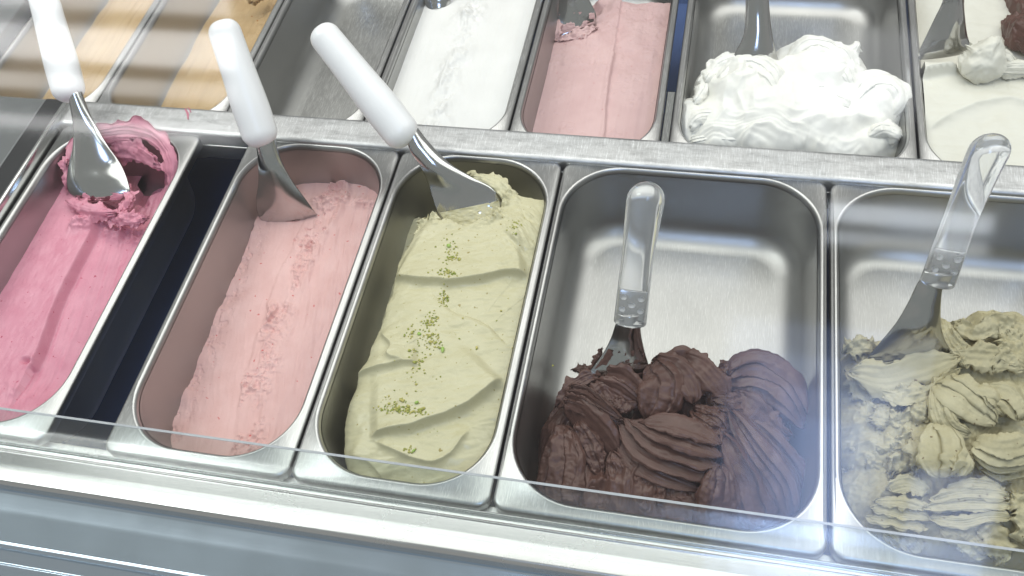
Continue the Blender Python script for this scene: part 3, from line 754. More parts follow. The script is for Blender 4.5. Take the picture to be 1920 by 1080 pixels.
# upper centre fans
cp([(0.2759, 0.1549, -0.0160), (0.2844, 0.1364, -0.0140), (0.2839, 0.1218, -0.0200), (0.2769, 0.1061, -0.0300)], [.011, .019, .020, .012], .009, up=(.0, -.75, .6), rough=.0010, seed=50, ribs=2, rib_amp=.0030, over=.002, tear=.003)
cp([(0.2778, 0.1582, -0.0140), (0.2942, 0.1490, -0.0110), (0.3064, 0.1368, -0.0140), (0.3122, 0.1232, -0.0200)], [.007, .011, .012, .008], .007, up=(.3, -.6, .7), rough=.0006, seed=51)
cp([(0.2757, 0.1582, -0.0180), (0.3000, 0.1599, -0.0120), (0.3167, 0.1460, -0.0140), (0.3227, 0.1309, -0.0220)], [.005, .010, .011, .006], .006, up=(.4, -.5, .7), rough=.0006, seed=52)
cp([(0.2988, 0.1634, -0.0120), (0.3135, 0.1539, -0.0080), (0.3278, 0.1411, -0.0120), (0.3386, 0.1319, -0.0200)], [.006, .010, .012, .007], .006, up=(.3, -.6, .7), rough=.0006, seed=53, tear=.002)
# upper right dome with parallel ribs
cp([(0.3368, 0.1558, -0.0260), (0.3604, 0.1592, -0.0220), (0.3848, 0.1506, -0.0300), (0.4048, 0.1276, -0.0460)], [.014, .022, .021, .010], .009, up=(.3, -.4, .8), rough=.0005, seed=55, ribs=4, rib_amp=.0048, over=.0035, tear=.002, n=60)
cp([(0.3299, 0.1551, -0.0220), (0.3366, 0.1615, -0.0180), (0.3456, 0.1590, -0.0180)], [.004, .006, .004], .005, rough=.002, seed=56, tear=.004)
# ruffled middle right
for k in range(5):
    cp([(0.3282 + k * 0.00433, 0.1305 + k * -0.00541, -0.0200 + k * -0.00100), (0.3399 + k * 0.00337, 0.1269 + k * -0.00498, -0.0170 + k * -0.00100), (0.3483 + k * 0.00255, 0.1321 + k * -0.00612, -0.0180 + k * -0.00100)], [.004, .006, .004], .004, rough=.0012, seed=60 + k, tear=.002)
cp([(0.3129, 0.1191, -0.0260), (0.3286, 0.1102, -0.0240), (0.3443, 0.1012, -0.0260)], [.008, .012, .006], .006, rough=.0018, seed=66, ribs=3, rib_amp=.0015, tear=.004)
cp([(0.3484, 0.1333, -0.0200), (0.3618, 0.1226, -0.0200), (0.3734, 0.1127, -0.0260), (0.3869, 0.1104, -0.0320)], [.010, .014, .011, .004], .008, rough=.0012, seed=67, tear=.004)
# stacked leaves in the middle
LV = [([(0.2711, 0.0969, -0.0160), (0.2925, 0.0962, -0.0090), (0.3140, 0.0925, -0.0090), (0.3358, 0.0868, -0.0160)], .0105), ([(0.2621, 0.0992, -0.0190), (0.2869, 0.0893, -0.0140), (0.3108, 0.0831, -0.0140), (0.3376, 0.0782, -0.0210)], .0095),
      ([(0.2557, 0.1013, -0.0210), (0.2791, 0.0835, -0.0200), (0.3055, 0.0749, -0.0200), (0.3386, 0.0709, -0.0270)], .0090), ([(0.2523, 0.1004, -0.0240), (0.2697, 0.0794, -0.0260), (0.2959, 0.0670, -0.0270), (0.3325, 0.0631, -0.0340)], .0085),
      ([(0.2518, 0.0970, -0.0290), (0.2650, 0.0754, -0.0330), (0.2891, 0.0608, -0.0350), (0.3231, 0.0560, -0.0420)], .0085), ([(0.2549, 0.0862, -0.0360), (0.2697, 0.0660, -0.0400), (0.2882, 0.0550, -0.0430), (0.3156, 0.0491, -0.0500)], .008)]
for k, (pts, w) in enumerate(LV):
    petal(ms, pts, [w * .25, w * .85, w * 1.05, w * .9, w * .5], .0015, up=(-.05, .02 - .05 * k, 1.0), rough=.0003, seed=70 + k, square=10, under=1.2, streak=.0004, curl=.0006, tear=.0014, n=70, m=34)
# front centre, torn
cp([(0.2516, 0.0769, -0.0380), (0.2628, 0.0573, -0.0440), (0.2699, 0.0347, -0.0540), (0.2802, 0.0212, -0.0620)], [.010, .016, .020, .016], .009, rough=.0020, seed=80, ribs=4, rib_amp=.0018, tear=.005, up=(-.1, -.6, .8))
cp([(0.2721, 0.0711, -0.0400), (0.2847, 0.0558, -0.0440), (0.2907, 0.0416, -0.0520)], [.008, .013, .008], .008, rough=.0020, seed=81, ribs=3, rib_amp=.0016, tear=.005)
cp([(0.3025, 0.0509, -0.0480), (0.3082, 0.0382, -0.0540), (0.3183, 0.0248, -0.0620)], [.016, .022, .018], .007, rough=.0012, seed=82, ribs=3, rib_amp=.001, tear=.004)
# right fan of long ridges
cp([(0.3386, 0.0752, -0.0300), (0.3379, 0.0527, -0.0400), (0.3387, 0.0287, -0.0580)], [.010, .017, .018], .009, rough=.0012, seed=85, ribs=3, rib_amp=.0052, over=.0025, tear=.003, n=60)
cp([(0.3392, 0.1000, -0.0250), (0.3587, 0.0674, -0.0350), (0.3733, 0.0399, -0.0560)], [.007, .014, .018], .010, rough=.0008, seed=86, ribs=3, rib_amp=.0056, over=.0025, tear=.002, n=60)
cp([(0.3426, 0.1194, -0.0190), (0.3659, 0.0899, -0.0260), (0.3854, 0.0704, -0.0380), (0.3965, 0.0525, -0.0560)], [.007, .013, .015, .010], .010, rough=.0006, seed=87, ribs=4, rib_amp=.0056, over=.0025, tear=.002, n=60)
cp([(0.3560, 0.1195, -0.0250), (0.3787, 0.1019, -0.0320), (0.3986, 0.0854, -0.0460), (0.4080, 0.0636, -0.0620)], [.006, .010, .010, .006], .008, rough=.0004, seed=89, up=(.3, -.4, .8), ribs=2, rib_amp=.0040, over=.0025, n=60)
petal(ms, [(0.2025, 0.1775, -0.0805), (0.2092, 0.1796, -0.0805), (0.2191, 0.1809, -0.0805)], [.002, .004, .002], .0010, up=(0, 0, 1), rough=.0010, seed=95, tear=.004)
petal(ms, [(0.2309, 0.1612, -0.0140), (0.2270, 0.1548, -0.0220), (0.2233, 0.1471, -0.0280)], [.002, .003, .002], .003, rough=.0016, seed=96, tear=.002)
ms.build('chocolate_gelato', 'dark chocolate gelato heaped in layered folds', M['choc'])

# ---- rough olive-beige ----------------------------------------------
blobs = [
    (*(0.4829, 0.1876, -0.0600), .050, .040, .032, 0.1), (*(0.5362, 0.2055, -0.0600), .050, .045, .034, 0.0), (*(0.5678, 0.2206, -0.0600), .040, .050, .036, 0.0),
    (*(0.4735, 0.1371, -0.0650), .050, .050, .030, 0.0), (*(0.5150, 0.1366, -0.0620), .050, .050, .038, 0.0), (*(0.5662, 0.1538, -0.0620), .060, .050, .036, 0.0),
    (*(0.4888, 0.0746, -0.0700), .060, .040, .030, 0), (*(0.5377, 0.0820, -0.0700), .070, .045, .032, 0), (*(0.5933, 0.1181, -0.0700), .070, .08, .034, 0), (*(0.4581, 0.1017, -0.0780), .025, .05, .02, 0),
]
hn = blob_height(blobs, fz)
def h_nut(X, Y):
    H = hn(X, Y)
    H = H + .0038 * ridged(X * 44 + .5 * fbm(X * 20, Y * 20, 8, 2), Y * 44, 2, 4, .5) + .0010 * fbm(X * 180, Y * 180, 4, 3) - .0015
    return H
ms = Mass(); field(ms, P_NUT, h_nut, 0.00085)
# flat face under the spatula and torn rim
cp([(0.4408, 0.1724, -0.0260), (0.4653, 0.1692, -0.0220), (0.4941, 0.1800, -0.0180), (0.5191, 0.1914, -0.0160)], [.012, .015, .014, .008], .007, rough=.0006, seed=101, tear=.004)
cp([(0.4362, 0.1980, -0.0340), (0.4464, 0.2022, -0.0300), (0.4595, 0.2012, -0.0300)], [.006, .010, .006], .008, rough=.0024, seed=102, tear=.004)
cp([(0.4393, 0.1806, -0.0400), (0.4486, 0.1661, -0.0400), (0.4564, 0.1528, -0.0420)], [.006, .010, .006], .008, rough=.0028, seed=103, tear=.004)
cp([(0.4620, 0.1570, -0.0280), (0.4778, 0.1524, -0.0250), (0.4981, 0.1600, -0.0220), (0.5193, 0.1794, -0.0200)], [.006, .009, .008, .005], .006, rough=.0026, seed=104, tear=.005)
for k, (u, v, z) in enumerate([(1620, 800, -.044), (1650, 780, -.036), (1690, 790, -.032), (1660, 830, -.04), (1700, 825, -.034), (1610, 840, -.05), (1640, 870, -.047), (1610, 890, -.055), (1680, 860, -.040)]): pass
for k, P in enumerate([(0.4525, 0.1343, -0.0460), (0.4654, 0.1388, -0.0370), (0.4810, 0.1364, -0.0330), (0.4677, 0.1192, -0.0410), (0.4849, 0.1211, -0.0350), (0.4499, 0.1163, -0.0520), (0.4625, 0.1018, -0.0480), (0.4498, 0.0937, -0.0580), (0.4776, 0.1045, -0.0420), (0.4945, 0.1430, -0.0280), (0.4614, 0.0847, -0.0550)]):
    a = k * 1.7; dx, dy = .011 * math.cos(a), .011 * math.sin(a)
    cp([(P[0] - dx, P[1] - dy, P[2] - .003), P, (P[0] + dx, P[1] + dy, P[2] - .003)], [.006, .010, .006], .008, rough=.0036, seed=110 + k, tear=.004)
# back right knots
cp([(0.5241, 0.2302, -0.0240), (0.5385, 0.2200, -0.0180), (0.5542, 0.2288, -0.0120), (0.5643, 0.2220, -0.0160)], [.006, .009, .010, .008], .008, rough=.0034, seed=125, tear=.005)
cp([(0.5605, 0.2228, -0.0140), (0.5635, 0.2060, -0.0160), (0.5531, 0.1916, -0.0200)], [.008, .012, .009], .009, rough=.0036, seed=126, tear=.005)
cp([(0.5141, 0.2385, -0.0300), (0.5162, 0.2170, -0.0220), (0.5250, 0.2009, -0.0200), (0.5287, 0.1870, -0.0220)], [.005, .008, .009, .006], .007, rough=.0024, seed=127, tear=.005, ribs=3, rib_amp=.001)
cp([(0.5206, 0.1977, -0.0200), (0.5365, 0.1959, -0.0180), (0.5530, 0.1971, -0.0180), (0.5754, 0.1920, -0.0200)], [.006, .012, .011, .008], .007, rough=.0016, seed=128, tear=.004)
# leaf-like spatula petals
cp([(0.5056, 0.1662, -0.0180), (0.5156, 0.1567, -0.0120), (0.5311, 0.1454, -0.0140), (0.5473, 0.1389, -0.0200)], [.009, .017, .015, .006], .006, up=(.2, -.5, .85), rough=.0006, seed=130, square=5, ribs=2, rib_amp=.0035, over=.004, tear=.002, n=60)
cp([(0.5263, 0.1593, -0.0140), (0.5393, 0.1551, -0.0120), (0.5520, 0.1456, -0.0180)], [.006, .010, .005], .007, up=(.4, -.5, .8), rough=.0006, seed=131, square=5, ribs=2, rib_amp=.0035, over=.004, tear=.002, n=60)
cp([(0.5415, 0.1660, -0.0160), (0.5533, 0.1570, -0.0120), (0.5635, 0.1414, -0.0160)], [.006, .012, .008], .008, up=(.2, -.6, .8), rough=.0006, seed=132, square=5, ribs=2, rib_amp=.0035, over=.004, tear=.002, n=60)
cp([(0.5040, 0.1647, -0.0200), (0.5050, 0.1439, -0.0180), (0.5123, 0.1302, -0.0220), (0.5271, 0.1273, -0.0260)], [.006, .010, .010, .006], .008, up=(-.2, -.6, .8), rough=.0008, seed=133, ribs=3, rib_amp=.0012)
cp([(0.5006, 0.1254, -0.0160), (0.5025, 0.1096, -0.0120), (0.5020, 0.0946, -0.0140), (0.5041, 0.0857, -0.0200)], [.009, .017, .018, .010], .005, up=(-.1, -.45, .9), rough=.0006, seed=134, square=5, ribs=2, rib_amp=.0035, over=.004, tear=.002, n=60)
cp([(0.5124, 0.1052, -0.0140), (0.5153, 0.0961, -0.0130), (0.5121, 0.0868, -0.0180)], [.006, .009, .007], .006, rough=.0005, seed=135, up=(.3, -.5, .8))
cp([(0.4864, 0.1188, -0.0300), (0.4893, 0.1064, -0.0280), (0.4874, 0.0951, -0.0340)], [.006, .010, .006], .007, rough=.0012, seed=136, tear=.003)
cp([(0.5292, 0.1155, -0.0160), (0.5421, 0.1075, -0.0100), (0.5656, 0.1154, -0.0100)], [.009, .013, .012], .007, up=(.0, -.5, .9), rough=.0006, seed=137, square=5, ribs=2, rib_amp=.0035, over=.004, tear=.002, n=60)
cp([(0.5301, 0.1121, -0.0200), (0.5434, 0.1030, -0.0160), (0.5671, 0.1118, -0.0160)], [.006, .010, .010], .006, up=(.0, -.5, .9), rough=.0006, seed=138, square=5, ribs=2, rib_amp=.0035, over=.004, tear=.002, n=60)
cp([(0.5319, 0.1071, -0.0280), (0.5462, 0.1000, -0.0260), (0.5699, 0.1080, -0.0260)], [.006, .010, .010], .007, rough=.0020, seed=139, ribs=3, rib_amp=.0014, tear=.003)
# stacked ribbons at the front
RB = [([(0.4667, 0.0748, -0.0340), (0.4798, 0.0795, -0.0300), (0.4954, 0.0760, -0.0340)], .008, 141), ([(0.4572, 0.0648, -0.0370), (0.4759, 0.0646, -0.0330), (0.4941, 0.0634, -0.0360)], .006, 142), ([(0.4545, 0.0599, -0.0400), (0.4766, 0.0581, -0.0370), (0.4974, 0.0573, -0.0400)], .006, 143), ([(0.4528, 0.0538, -0.0440), (0.4772, 0.0511, -0.0410), (0.4954, 0.0516, -0.0440)], .0055, 144),
      ([(0.5070, 0.0782, -0.0300), (0.5253, 0.0840, -0.0250), (0.5485, 0.0861, -0.0280)], .006, 145), ([(0.4973, 0.0696, -0.0320), (0.5214, 0.0763, -0.0270), (0.5523, 0.0788, -0.0280)], .006, 146), ([(0.4936, 0.0638, -0.0340), (0.5217, 0.0689, -0.0300), (0.5545, 0.0726, -0.0310)], .006, 147), ([(0.4967, 0.0580, -0.0400), (0.5186, 0.0563, -0.0360), (0.5375, 0.0626, -0.0340), (0.5546, 0.0644, -0.0340)], .006, 148)]
for pts, w, sd in RB: cp(pts, [w * .7, w * .9, w * .7], .0038, up=(0, -.25, .95), rough=.0008, seed=sd, square=5, tear=.0015)
cp([(0.4674, 0.0519, -0.0500), (0.4801, 0.0449, -0.0550), (0.4931, 0.0366, -0.0620)], [.010, .014, .010], .006, rough=.002, seed=150, ribs=4, rib_amp=.002, tear=.004)
cp([(0.5053, 0.0553, -0.0440), (0.5248, 0.0527, -0.0460), (0.5414, 0.0413, -0.0540)], [.010, .015, .014], .006, rough=.0018, seed=151, ribs=3, rib_amp=.0016, tear=.004)
cp([(0.5318, 0.0586, -0.0420), (0.5433, 0.0526, -0.0440), (0.5480, 0.0374, -0.0520)], [.008, .012, .012], .006, rough=.0024, seed=152, tear=.004)
cp([(0.5562, 0.0802, -0.0280), (0.5651, 0.0695, -0.0300), (0.5678, 0.0485, -0.0400)], [.006, .012, .012], .007, rough=.0024, seed=153, tear=.004)
ms.build('olive_beige_gelato', 'rough olive-beige gelato in torn lumps, ribbons and spatula leaves', M['nut'])

# ---- far row --------------------------------------------------------
def h_white(X, Y):
    H = -0.050 + .0 * X
    line = [(0.0035, 0.6686, -0.0500), (0.0035, 0.6078, -0.0500), (0.0024, 0.5411, -0.0500), (0.0063, 0.4452, -0.0500)]
    d, pos, ov = polyd(X, Y, catmull([(p[0], p[1]) for p in line], 12))
    w = gauss(d + .006 * fbm(X * 40, Y * 25, 2, 3), .013)
    H = H + w * (.004 + .0035 * fbm(X * 90, Y * 55, 4, 4))
    k = (0.0031, 0.6364, -0.0450)
    H = H + .006 * gauss(np.hypot(X - k[0], Y - k[1]), .015) * (1 + .6 * fbm(X * 130, Y * 130, 6, 3))
    H = H + .0004 * fbm(X * 120, Y * 14, 3, 3)
    return H
ms = Mass(); field(ms, P_WHITE, h_white, 0.0011, yr=(P_WHITE.o[2], .72))
ms.build('white_gelato', 'flat white gelato with a lumpy ridge down its middle, in a narrow pan', M['white'])
def h_pink(X, Y):
    H = -0.080 + .0 * X
    line = [(0.1821, 0.6208, -0.0500), (0.1843, 0.5470, -0.0500), (0.1924, 0.4506, -0.0500)]
    d, pos, ov = polyd(X, Y, catmull([(p[0], p[1]) for p in line], 12))
    wob = .0015 * fbm(X * 30, Y * 30, 2, 3)
    H = H - .0030 * sstep(.0, .0012, d + wob) + .0016 * gauss(d + wob + .002, .003)
    H = H + .0005 * fbm(X * 150, Y * 10, 3, 3) + .0014 * sstep(.35, .6, fbm(X * 55, Y * 55, 9, 3)) * ridged(X * 120, Y * 120, 2, 2) * .5
    pk = (0.1153, 0.6787, -0.0600)
    H = H - .012 * sstep(1.05, .8, np.hypot((X - pk[0]) / .042, (Y - pk[1] - .02) / .060) + .1 * fbm(X * 60, Y * 60, 4, 3))
    H = H + .0022 * sstep(.56, .62, Y) * fbm(X * 45, Y * 45, 2, 4)
    return H
ms = Mass(); field(ms, P_PINK, h_pink, 0.0010, yr=(P_PINK.o[2], .72))
cp([(0.0932, 0.7060, -0.0740), (0.1029, 0.6674, -0.0760), (0.1089, 0.6374, -0.0800)], [.006, .008, .005], .006, rough=.0024, seed=160, tear=.003)
cp([(0.1109, 0.6375, -0.0800), (0.1331, 0.6437, -0.0780), (0.1541, 0.6583, -0.0780)], [.004, .006, .004], .005, rough=.0026, seed=161, tear=.003)
ms.build('pale_pink_gelato', 'pale pink gelato with a straight ridge along its length, in the far row', M['pink'])
def h_tan(pan, seed):
    def f(X, Y):
        u = (X - pan.x0) / (pan.x1 - pan.x0)
        H = -0.101 + .012 * sstep(.25, .80, u) + .0007 * fbm(X * 160, Y * 12, seed, 3) + .0015 * fbm(X * 30, Y * 20, seed + 3, 2)
        H = H + .003 * sstep(.60, .66, Y) * ridged(X * 70, Y * 70, 2, 3) * sstep(.5, .7, u)
        return H
    return f
ms = Mass(); field(ms, P_TANB, h_tan(P_TANB, 2), 0.0012, yr=(P_TANB.o[2], .74))
cp([(-0.3038, 0.6693, -0.0700), (-0.2947, 0.6800, -0.0650), (-0.2875, 0.6963, -0.0600)], [.008, .011, .008], .010, rough=.003, seed=170, tear=.004)
ms.build('caramel_gelato', 'tan caramel gelato sloping in the pan left of the empty one', M['tan'])
ms = Mass(); field(ms, P_TANA, h_tan(P_TANA, 5), 0.0014, yr=(P_TANA.o[2], .74))
ms.build('caramel_gelato', 'strip of tan caramel gelato just beside the leftmost white handle', M['tan'])

# whipped white
blobs = [(*(0.3393, 0.5404, -0.0520), .045, .045, .034, 0), (*(0.4123, 0.5572, -0.0500), .055, .050, .036, 0), (*(0.4746, 0.5275, -0.0600), .032, .040, .034, 0), (*(0.3116, 0.4922, -0.0640), .050, .040, .026, 0), (*(0.3701, 0.4875, -0.0580), .055, .040, .026, 0), (*(0.4333, 0.4875, -0.0600), .058, .040, .026, 0), (*(0.4851, 0.4926, -0.0760), .026, .026, .024, 0), (*(0.3852, 0.5151, -0.0520), .085, .05, .030, 0), (*(0.3053, 0.5507, -0.0680), .024, .035, .028, 0)]
hw = blob_height(blobs, ZB - DEPTH, .004)
def h_whip(X, Y):
    wx = .016 * fbm(X * 26, Y * 26, 3, 2); wy = .016 * fbm(X * 26 + 9, Y * 26, 5, 2)
    H = hw(X, Y)
    H = H + .0055 * (ridged((X + wx) * 24, (Y + wy) * 28, 2, 2, .35) - .3)
    H = H + .0005 * np.sin((Y + wy * 1.5 + .3 * wx) * 850) * sstep(-.2, .5, fbm(X * 18, Y * 18, 9, 2))
    return H + .0008 * fbm(X * 90, Y * 90, 7, 3)
ms = Mass(); field(ms, P_WHIP, h_whip, 0.0010)
def wp(pts, w, th, sd, **k):
    a = dict(ribs=6, rib_amp=.0012, rough=.0006, lump=.0055, over=.0006, n=60, rscale=120, tear=.002, seed=sd, square=2.2, under=.8, up=(0, -.55, .85), streak=.0004); a.update(k)
    petal(ms, pts, w, th, **a)
wp([(0.3048, 0.5286, -0.0440), (0.3338, 0.5469, -0.0300), (0.3568, 0.5279, -0.0280), (0.3734, 0.5051, -0.0360)], [.010, .020, .021, .010], .012, 201, ribs=5)
wp([(0.3771, 0.5516, -0.0400), (0.4030, 0.5688, -0.0270), (0.4295, 0.5538, -0.0270), (0.4475, 0.5301, -0.0380)], [.012, .023, .024, .012], .013, 202, ribs=6)
wp([(0.4455, 0.5083, -0.0520), (0.4691, 0.5303, -0.0380), (0.4851, 0.5177, -0.0400), (0.4725, 0.4969, -0.0540)], [.012, .022, .022, .010], .016, 203, ribs=5)
wp([(0.3844, 0.5025, -0.0440), (0.4157, 0.5121, -0.0360), (0.4463, 0.5059, -0.0420)], [.008, .016, .010], .010, 205, ribs=5)
wp([(0.2804, 0.4730, -0.0600), (0.2959, 0.4878, -0.0540), (0.3362, 0.4825, -0.0500)], [.009, .015, .012], .011, 206, ribs=6)
wp([(0.2837, 0.4629, -0.0640), (0.3044, 0.4669, -0.0580), (0.3376, 0.4639, -0.0550)], [.010, .012, .009], .009, 207, ribs=5)
wp([(0.3993, 0.4773, -0.0500), (0.4283, 0.4849, -0.0470), (0.4569, 0.4801, -0.0520)], [.008, .013, .008], .010, 210, ribs=5)
wp([(0.3389, 0.4619, -0.0560), (0.3701, 0.4682, -0.0530), (0.3975, 0.4650, -0.0550)], [.008, .011, .008], .009, 209, ribs=5)
wp([(0.4623, 0.4789, -0.0580), (0.4797, 0.4854, -0.0520), (0.4977, 0.4787, -0.0560)], [.009, .014, .010], .015, 212, ribs=3)
wp([(0.4350, 0.5646, -0.0360), (0.4460, 0.5770, -0.0260), (0.4509, 0.5865, -0.0220)], [.010, .008, .004], .008, 216, ribs=2)
wp([(0.2931, 0.5341, -0.0460), (0.3056, 0.5515, -0.0360), (0.3302, 0.5640, -0.0300)], [.008, .012, .008], .009, 217, ribs=2)
wp([(0.2840, 0.5103, -0.0560), (0.2926, 0.5255, -0.0460), (0.2931, 0.5424, -0.0380)], [.006, .009, .004], .008, 218, ribs=2)
ms.build('whipped_white_gelato', 'whipped white gelato piled in soft ribbed swirls, in a wide pan', M['whip'])

# smooth cream
def h_cream(X, Y):
    H = -0.042 + .014 * (Y - .43) / .15
    H = H + fold(X, Y, [(0.5129, 0.5498, -0.0300), (0.5440, 0.5573, -0.0300), (0.5814, 0.5670, -0.0300), (0.6391, 0.5750, -0.0300)], .013, .03, ends=.05, hollow=.4)
    H = H + fold(X, Y, [(0.5180, 0.4754, -0.0400), (0.5533, 0.5056, -0.0400), (0.5955, 0.5212, -0.0400), (0.6451, 0.5140, -0.0400)], .006, .03, drop=.006, ends=.1)
    H = H - .05 * sstep(.560, .575, Y - .25 * (X - .52) * 0 + .004 * fbm(X * 30, Y * 30, 3, 2))
    return H + .0012 * fbm(X * 35, Y * 35, 2, 3) + .0003 * fbm(X * 30, Y * 160, 5, 3)
ms = Mass(); field(ms, P_CREAM, h_cream, 0.0014)
wp([(0.5562, 0.5528, -0.0280), (0.5728, 0.5587, -0.0120), (0.5820, 0.5759, 0.0020)], [.016, .024, .008], .016, 220, ribs=2, rib_amp=.002)
wp([(0.5604, 0.5760, -0.0120), (0.5657, 0.5645, -0.0160), (0.5715, 0.5513, -0.0220)], [.003, .008, .008], .008, 221, ribs=3)
wp([(0.5792, 0.5684, -0.0220), (0.5944, 0.5714, -0.0200), (0.6052, 0.5645, -0.0240)], [.008, .012, .006], .010, 222, ribs=3)
wp([(0.5733, 0.5538, -0.0240), (0.6032, 0.5573, -0.0200), (0.6338, 0.5582, -0.0200)], [.006, .010, .010], .008, 223, ribs=3)
ms.build('cream_gelato', 'smooth cream-coloured gelato with a peaked curl, at the right end of the far row', M['cream'])
ms = Mass()
wp([(0.6394, 0.7830, -0.0900), (0.6461, 0.7367, -0.0700), (0.6638, 0.6961, -0.0600), (0.6735, 0.6420, -0.0600)], [.012, .024, .036, .03], .024, 230, ribs=3, rough=.003)
wp([(0.6329, 0.6906, -0.0800), (0.6404, 0.6620, -0.0600), (0.6550, 0.6286, -0.0500)], [.016, .024, .02], .02, 231, ribs=3, rough=.003)
ms.build('chocolate_gelato', 'blurred brown chocolate lump behind the cream gelato, in the upper right corner', M['choc'])

# ------------------------------------------------------------------ scoops
def blade(parent, stations, mat, n=44, m=15, smear=None, s0=.5, seed=1, bias=-.35):
    """stations: (left point, right point, camber, thickness), from neck to tip"""
    Lp = catmull([s[0] for s in stations], n); Rp = catmull([s[1] for s in stations], n)
    k = np.linspace(0, 1, len(stations)); t = np.linspace(0, 1, n)
    cam_ = np.interp(t, k, [s[2] for s in stations]); th = np.interp(t, k, [s[3] for s in stations])
    mid = (Lp + Rp) / 2; T = np.gradient(mid, axis=0); W = (Rp - Lp) / 2
    Nn = np.cross(W, T); Nn /= np.linalg.norm(Nn, axis=1)[:, None] + 1e-12
    view = np.array([0.3, -0.27, 0.68]) - mid.mean(0)
    if (Nn.mean(0) @ view) < 0: Nn = -Nn
    ang = np.linspace(0, 2 * math.pi, 2 * m, endpoint=False)
    s = np.cos(ang); tp = np.sin(ang)
    V = mid[:, None] + W[:, None] * s[None, :, None] + Nn[:, None] * (cam_[:, None] * (1 - s[None] ** 2) + th[:, None] / 2 * np.sign(tp)[None] * np.abs(tp)[None] ** .6)[..., None]
    c0, c1 = V[0].mean(0), V[-1].mean(0)
    VV = np.vstack([V.reshape(-1, 3), c0, c1]); k2 = 2 * m; j = np.arange(k2); i0 = n * k2
    caps = np.concatenate([np.stack([np.full(k2, i0), (j + 1) % k2, j], 1), np.stack([np.full(k2, i0 + 1), (n - 1) * k2 + j, (n - 1) * k2 + (j + 1) % k2], 1)])
    b = put('blade', VV, [gridf(n, k2, True), caps], mat, parent)
    if smear is not None:
        # gelato clinging to the lower face in a ragged film
        nt_, ns_ = 70, 60
        tt = np.linspace(s0, .97, nt_); ss = np.linspace(-.93, .93, ns_)
        idx = tt * (n - 1); i = np.minimum(idx.astype(int), n - 2); fr = (idx - i)[:, None]
        ip = lambda A: A[i] * (1 - fr) + A[i + 1] * fr
        Md, Wd, Nd = ip(mid), ip(W), ip(Nn); cd = ip(cam_[:, None])[:, 0]; td = ip(th[:, None])[:, 0]
        A, B = np.meshgrid(tt, ss, indexing='ij')
        film = .0006 + .0006 * fbm(A * 22 + seed, B * 5, seed, 4)
        g_ = fbm(A * 9 + seed * 3, B * 2.6, seed, 4) + 1.1 * (A - s0) / (1 - s0) + bias
        V = Md[:, None] + Wd[:, None] * B[..., None] + Nd[:, None] * (cd[:, None] * (1 - B ** 2) + td[:, None] / 2 + np.maximum(film, .0002) * np.clip(g_ * 4, 0, 1) - .0006 * (g_ < 0))[..., None]
        F = gridf(nt_, ns_); ok = (g_ > -.04).ravel()[F].all(1)
        put('gelato_smear', V.reshape(-1, 3), F[ok], smear, b)
    return b
def lathe(name, a, b, prof, mat, parent, flat=1.0, side=(1, 0, 0), n=40, bend=None):
    """prof: (t along a->b, radius)"""
    a = np.array(a, float); b = np.array(b, float); ax = b - a
    u = ax / np.linalg.norm(ax); e1 = np.array(side, float); e1 -= u * (e1 @ u); e1 /= np.linalg.norm(e1); e2 = np.cross(u, e1)
    ang = np.linspace(0, 2 * math.pi, n, endpoint=False)
    rings = []
    for t, r in prof:
        c = a + ax * t
        if bend is not None: c = c + np.array(bend) * (t ** 3)
        rings.append(c + r * (np.cos(ang)[:, None] * e1 + flat * np.sin(ang)[:, None] * e2))
    V = np.vstack(rings + [rings[0].mean(0)[None], rings[-1].mean(0)[None]])
    m = len(prof); j = np.arange(n); i0 = m * n
    caps = np.concatenate([np.stack([np.full(n, i0), (j + 1) % n, j], 1), np.stack([np.full(n, i0 + 1), (m - 1) * n + j, (m - 1) * n + (j + 1) % n], 1)])
    return put(name, V, [gridf(m, n, True), caps], mat, parent)
def round_prof(pts, L, r_end0, r_end1):
    """tapered rod with rounded ends: pts (t,r)"""
    out = []
    ra, rb = pts[0][1], pts[-1][1]
    for k in range(0, 8):
        a = k / 8 * math.pi / 2; out.append((r_end0 / L * (1 - math.cos(a)), ra - r_end0 + r_end0 * math.sin(a) if r_end0 < ra else ra * math.sin(a)))
    for t, r in catmull([(max(r_end0 / L, 0.0) + (1 - r_end0 / L - r_end1 / L) * t, r) for t, r in pts], 22): out.append((t, r))
    for k in range(1, 9):
        a = k / 8 * math.pi / 2; out.append((1 - r_end1 / L * (1 - math.sin(a)), rb - r_end1 + r_end1 * math.cos(a) if r_end1 < rb else rb * math.cos(a)))
    return [(t, max(r, .0002)) for t, r in out]
def white_scoop(label, base, top, stations, r0=.0155, r1=.0130, flat=.9, side=(1, .2, 0), **bk):
    t = thing('gelato_scoop', label, 'scoop', stations[-1][0], 'scoops')
    Ln = float(np.linalg.norm(np.array(top) - np.array(base)))
    lathe('handle', base, top, round_prof([(0, r0), (.25, r0 * 1.02), (.6, (r0 + r1) / 2), (1, r1)], Ln, .0145, .012), M['white_plastic'], t, flat, side)
    blade(t, stations, M['blade'], **bk)
    return t
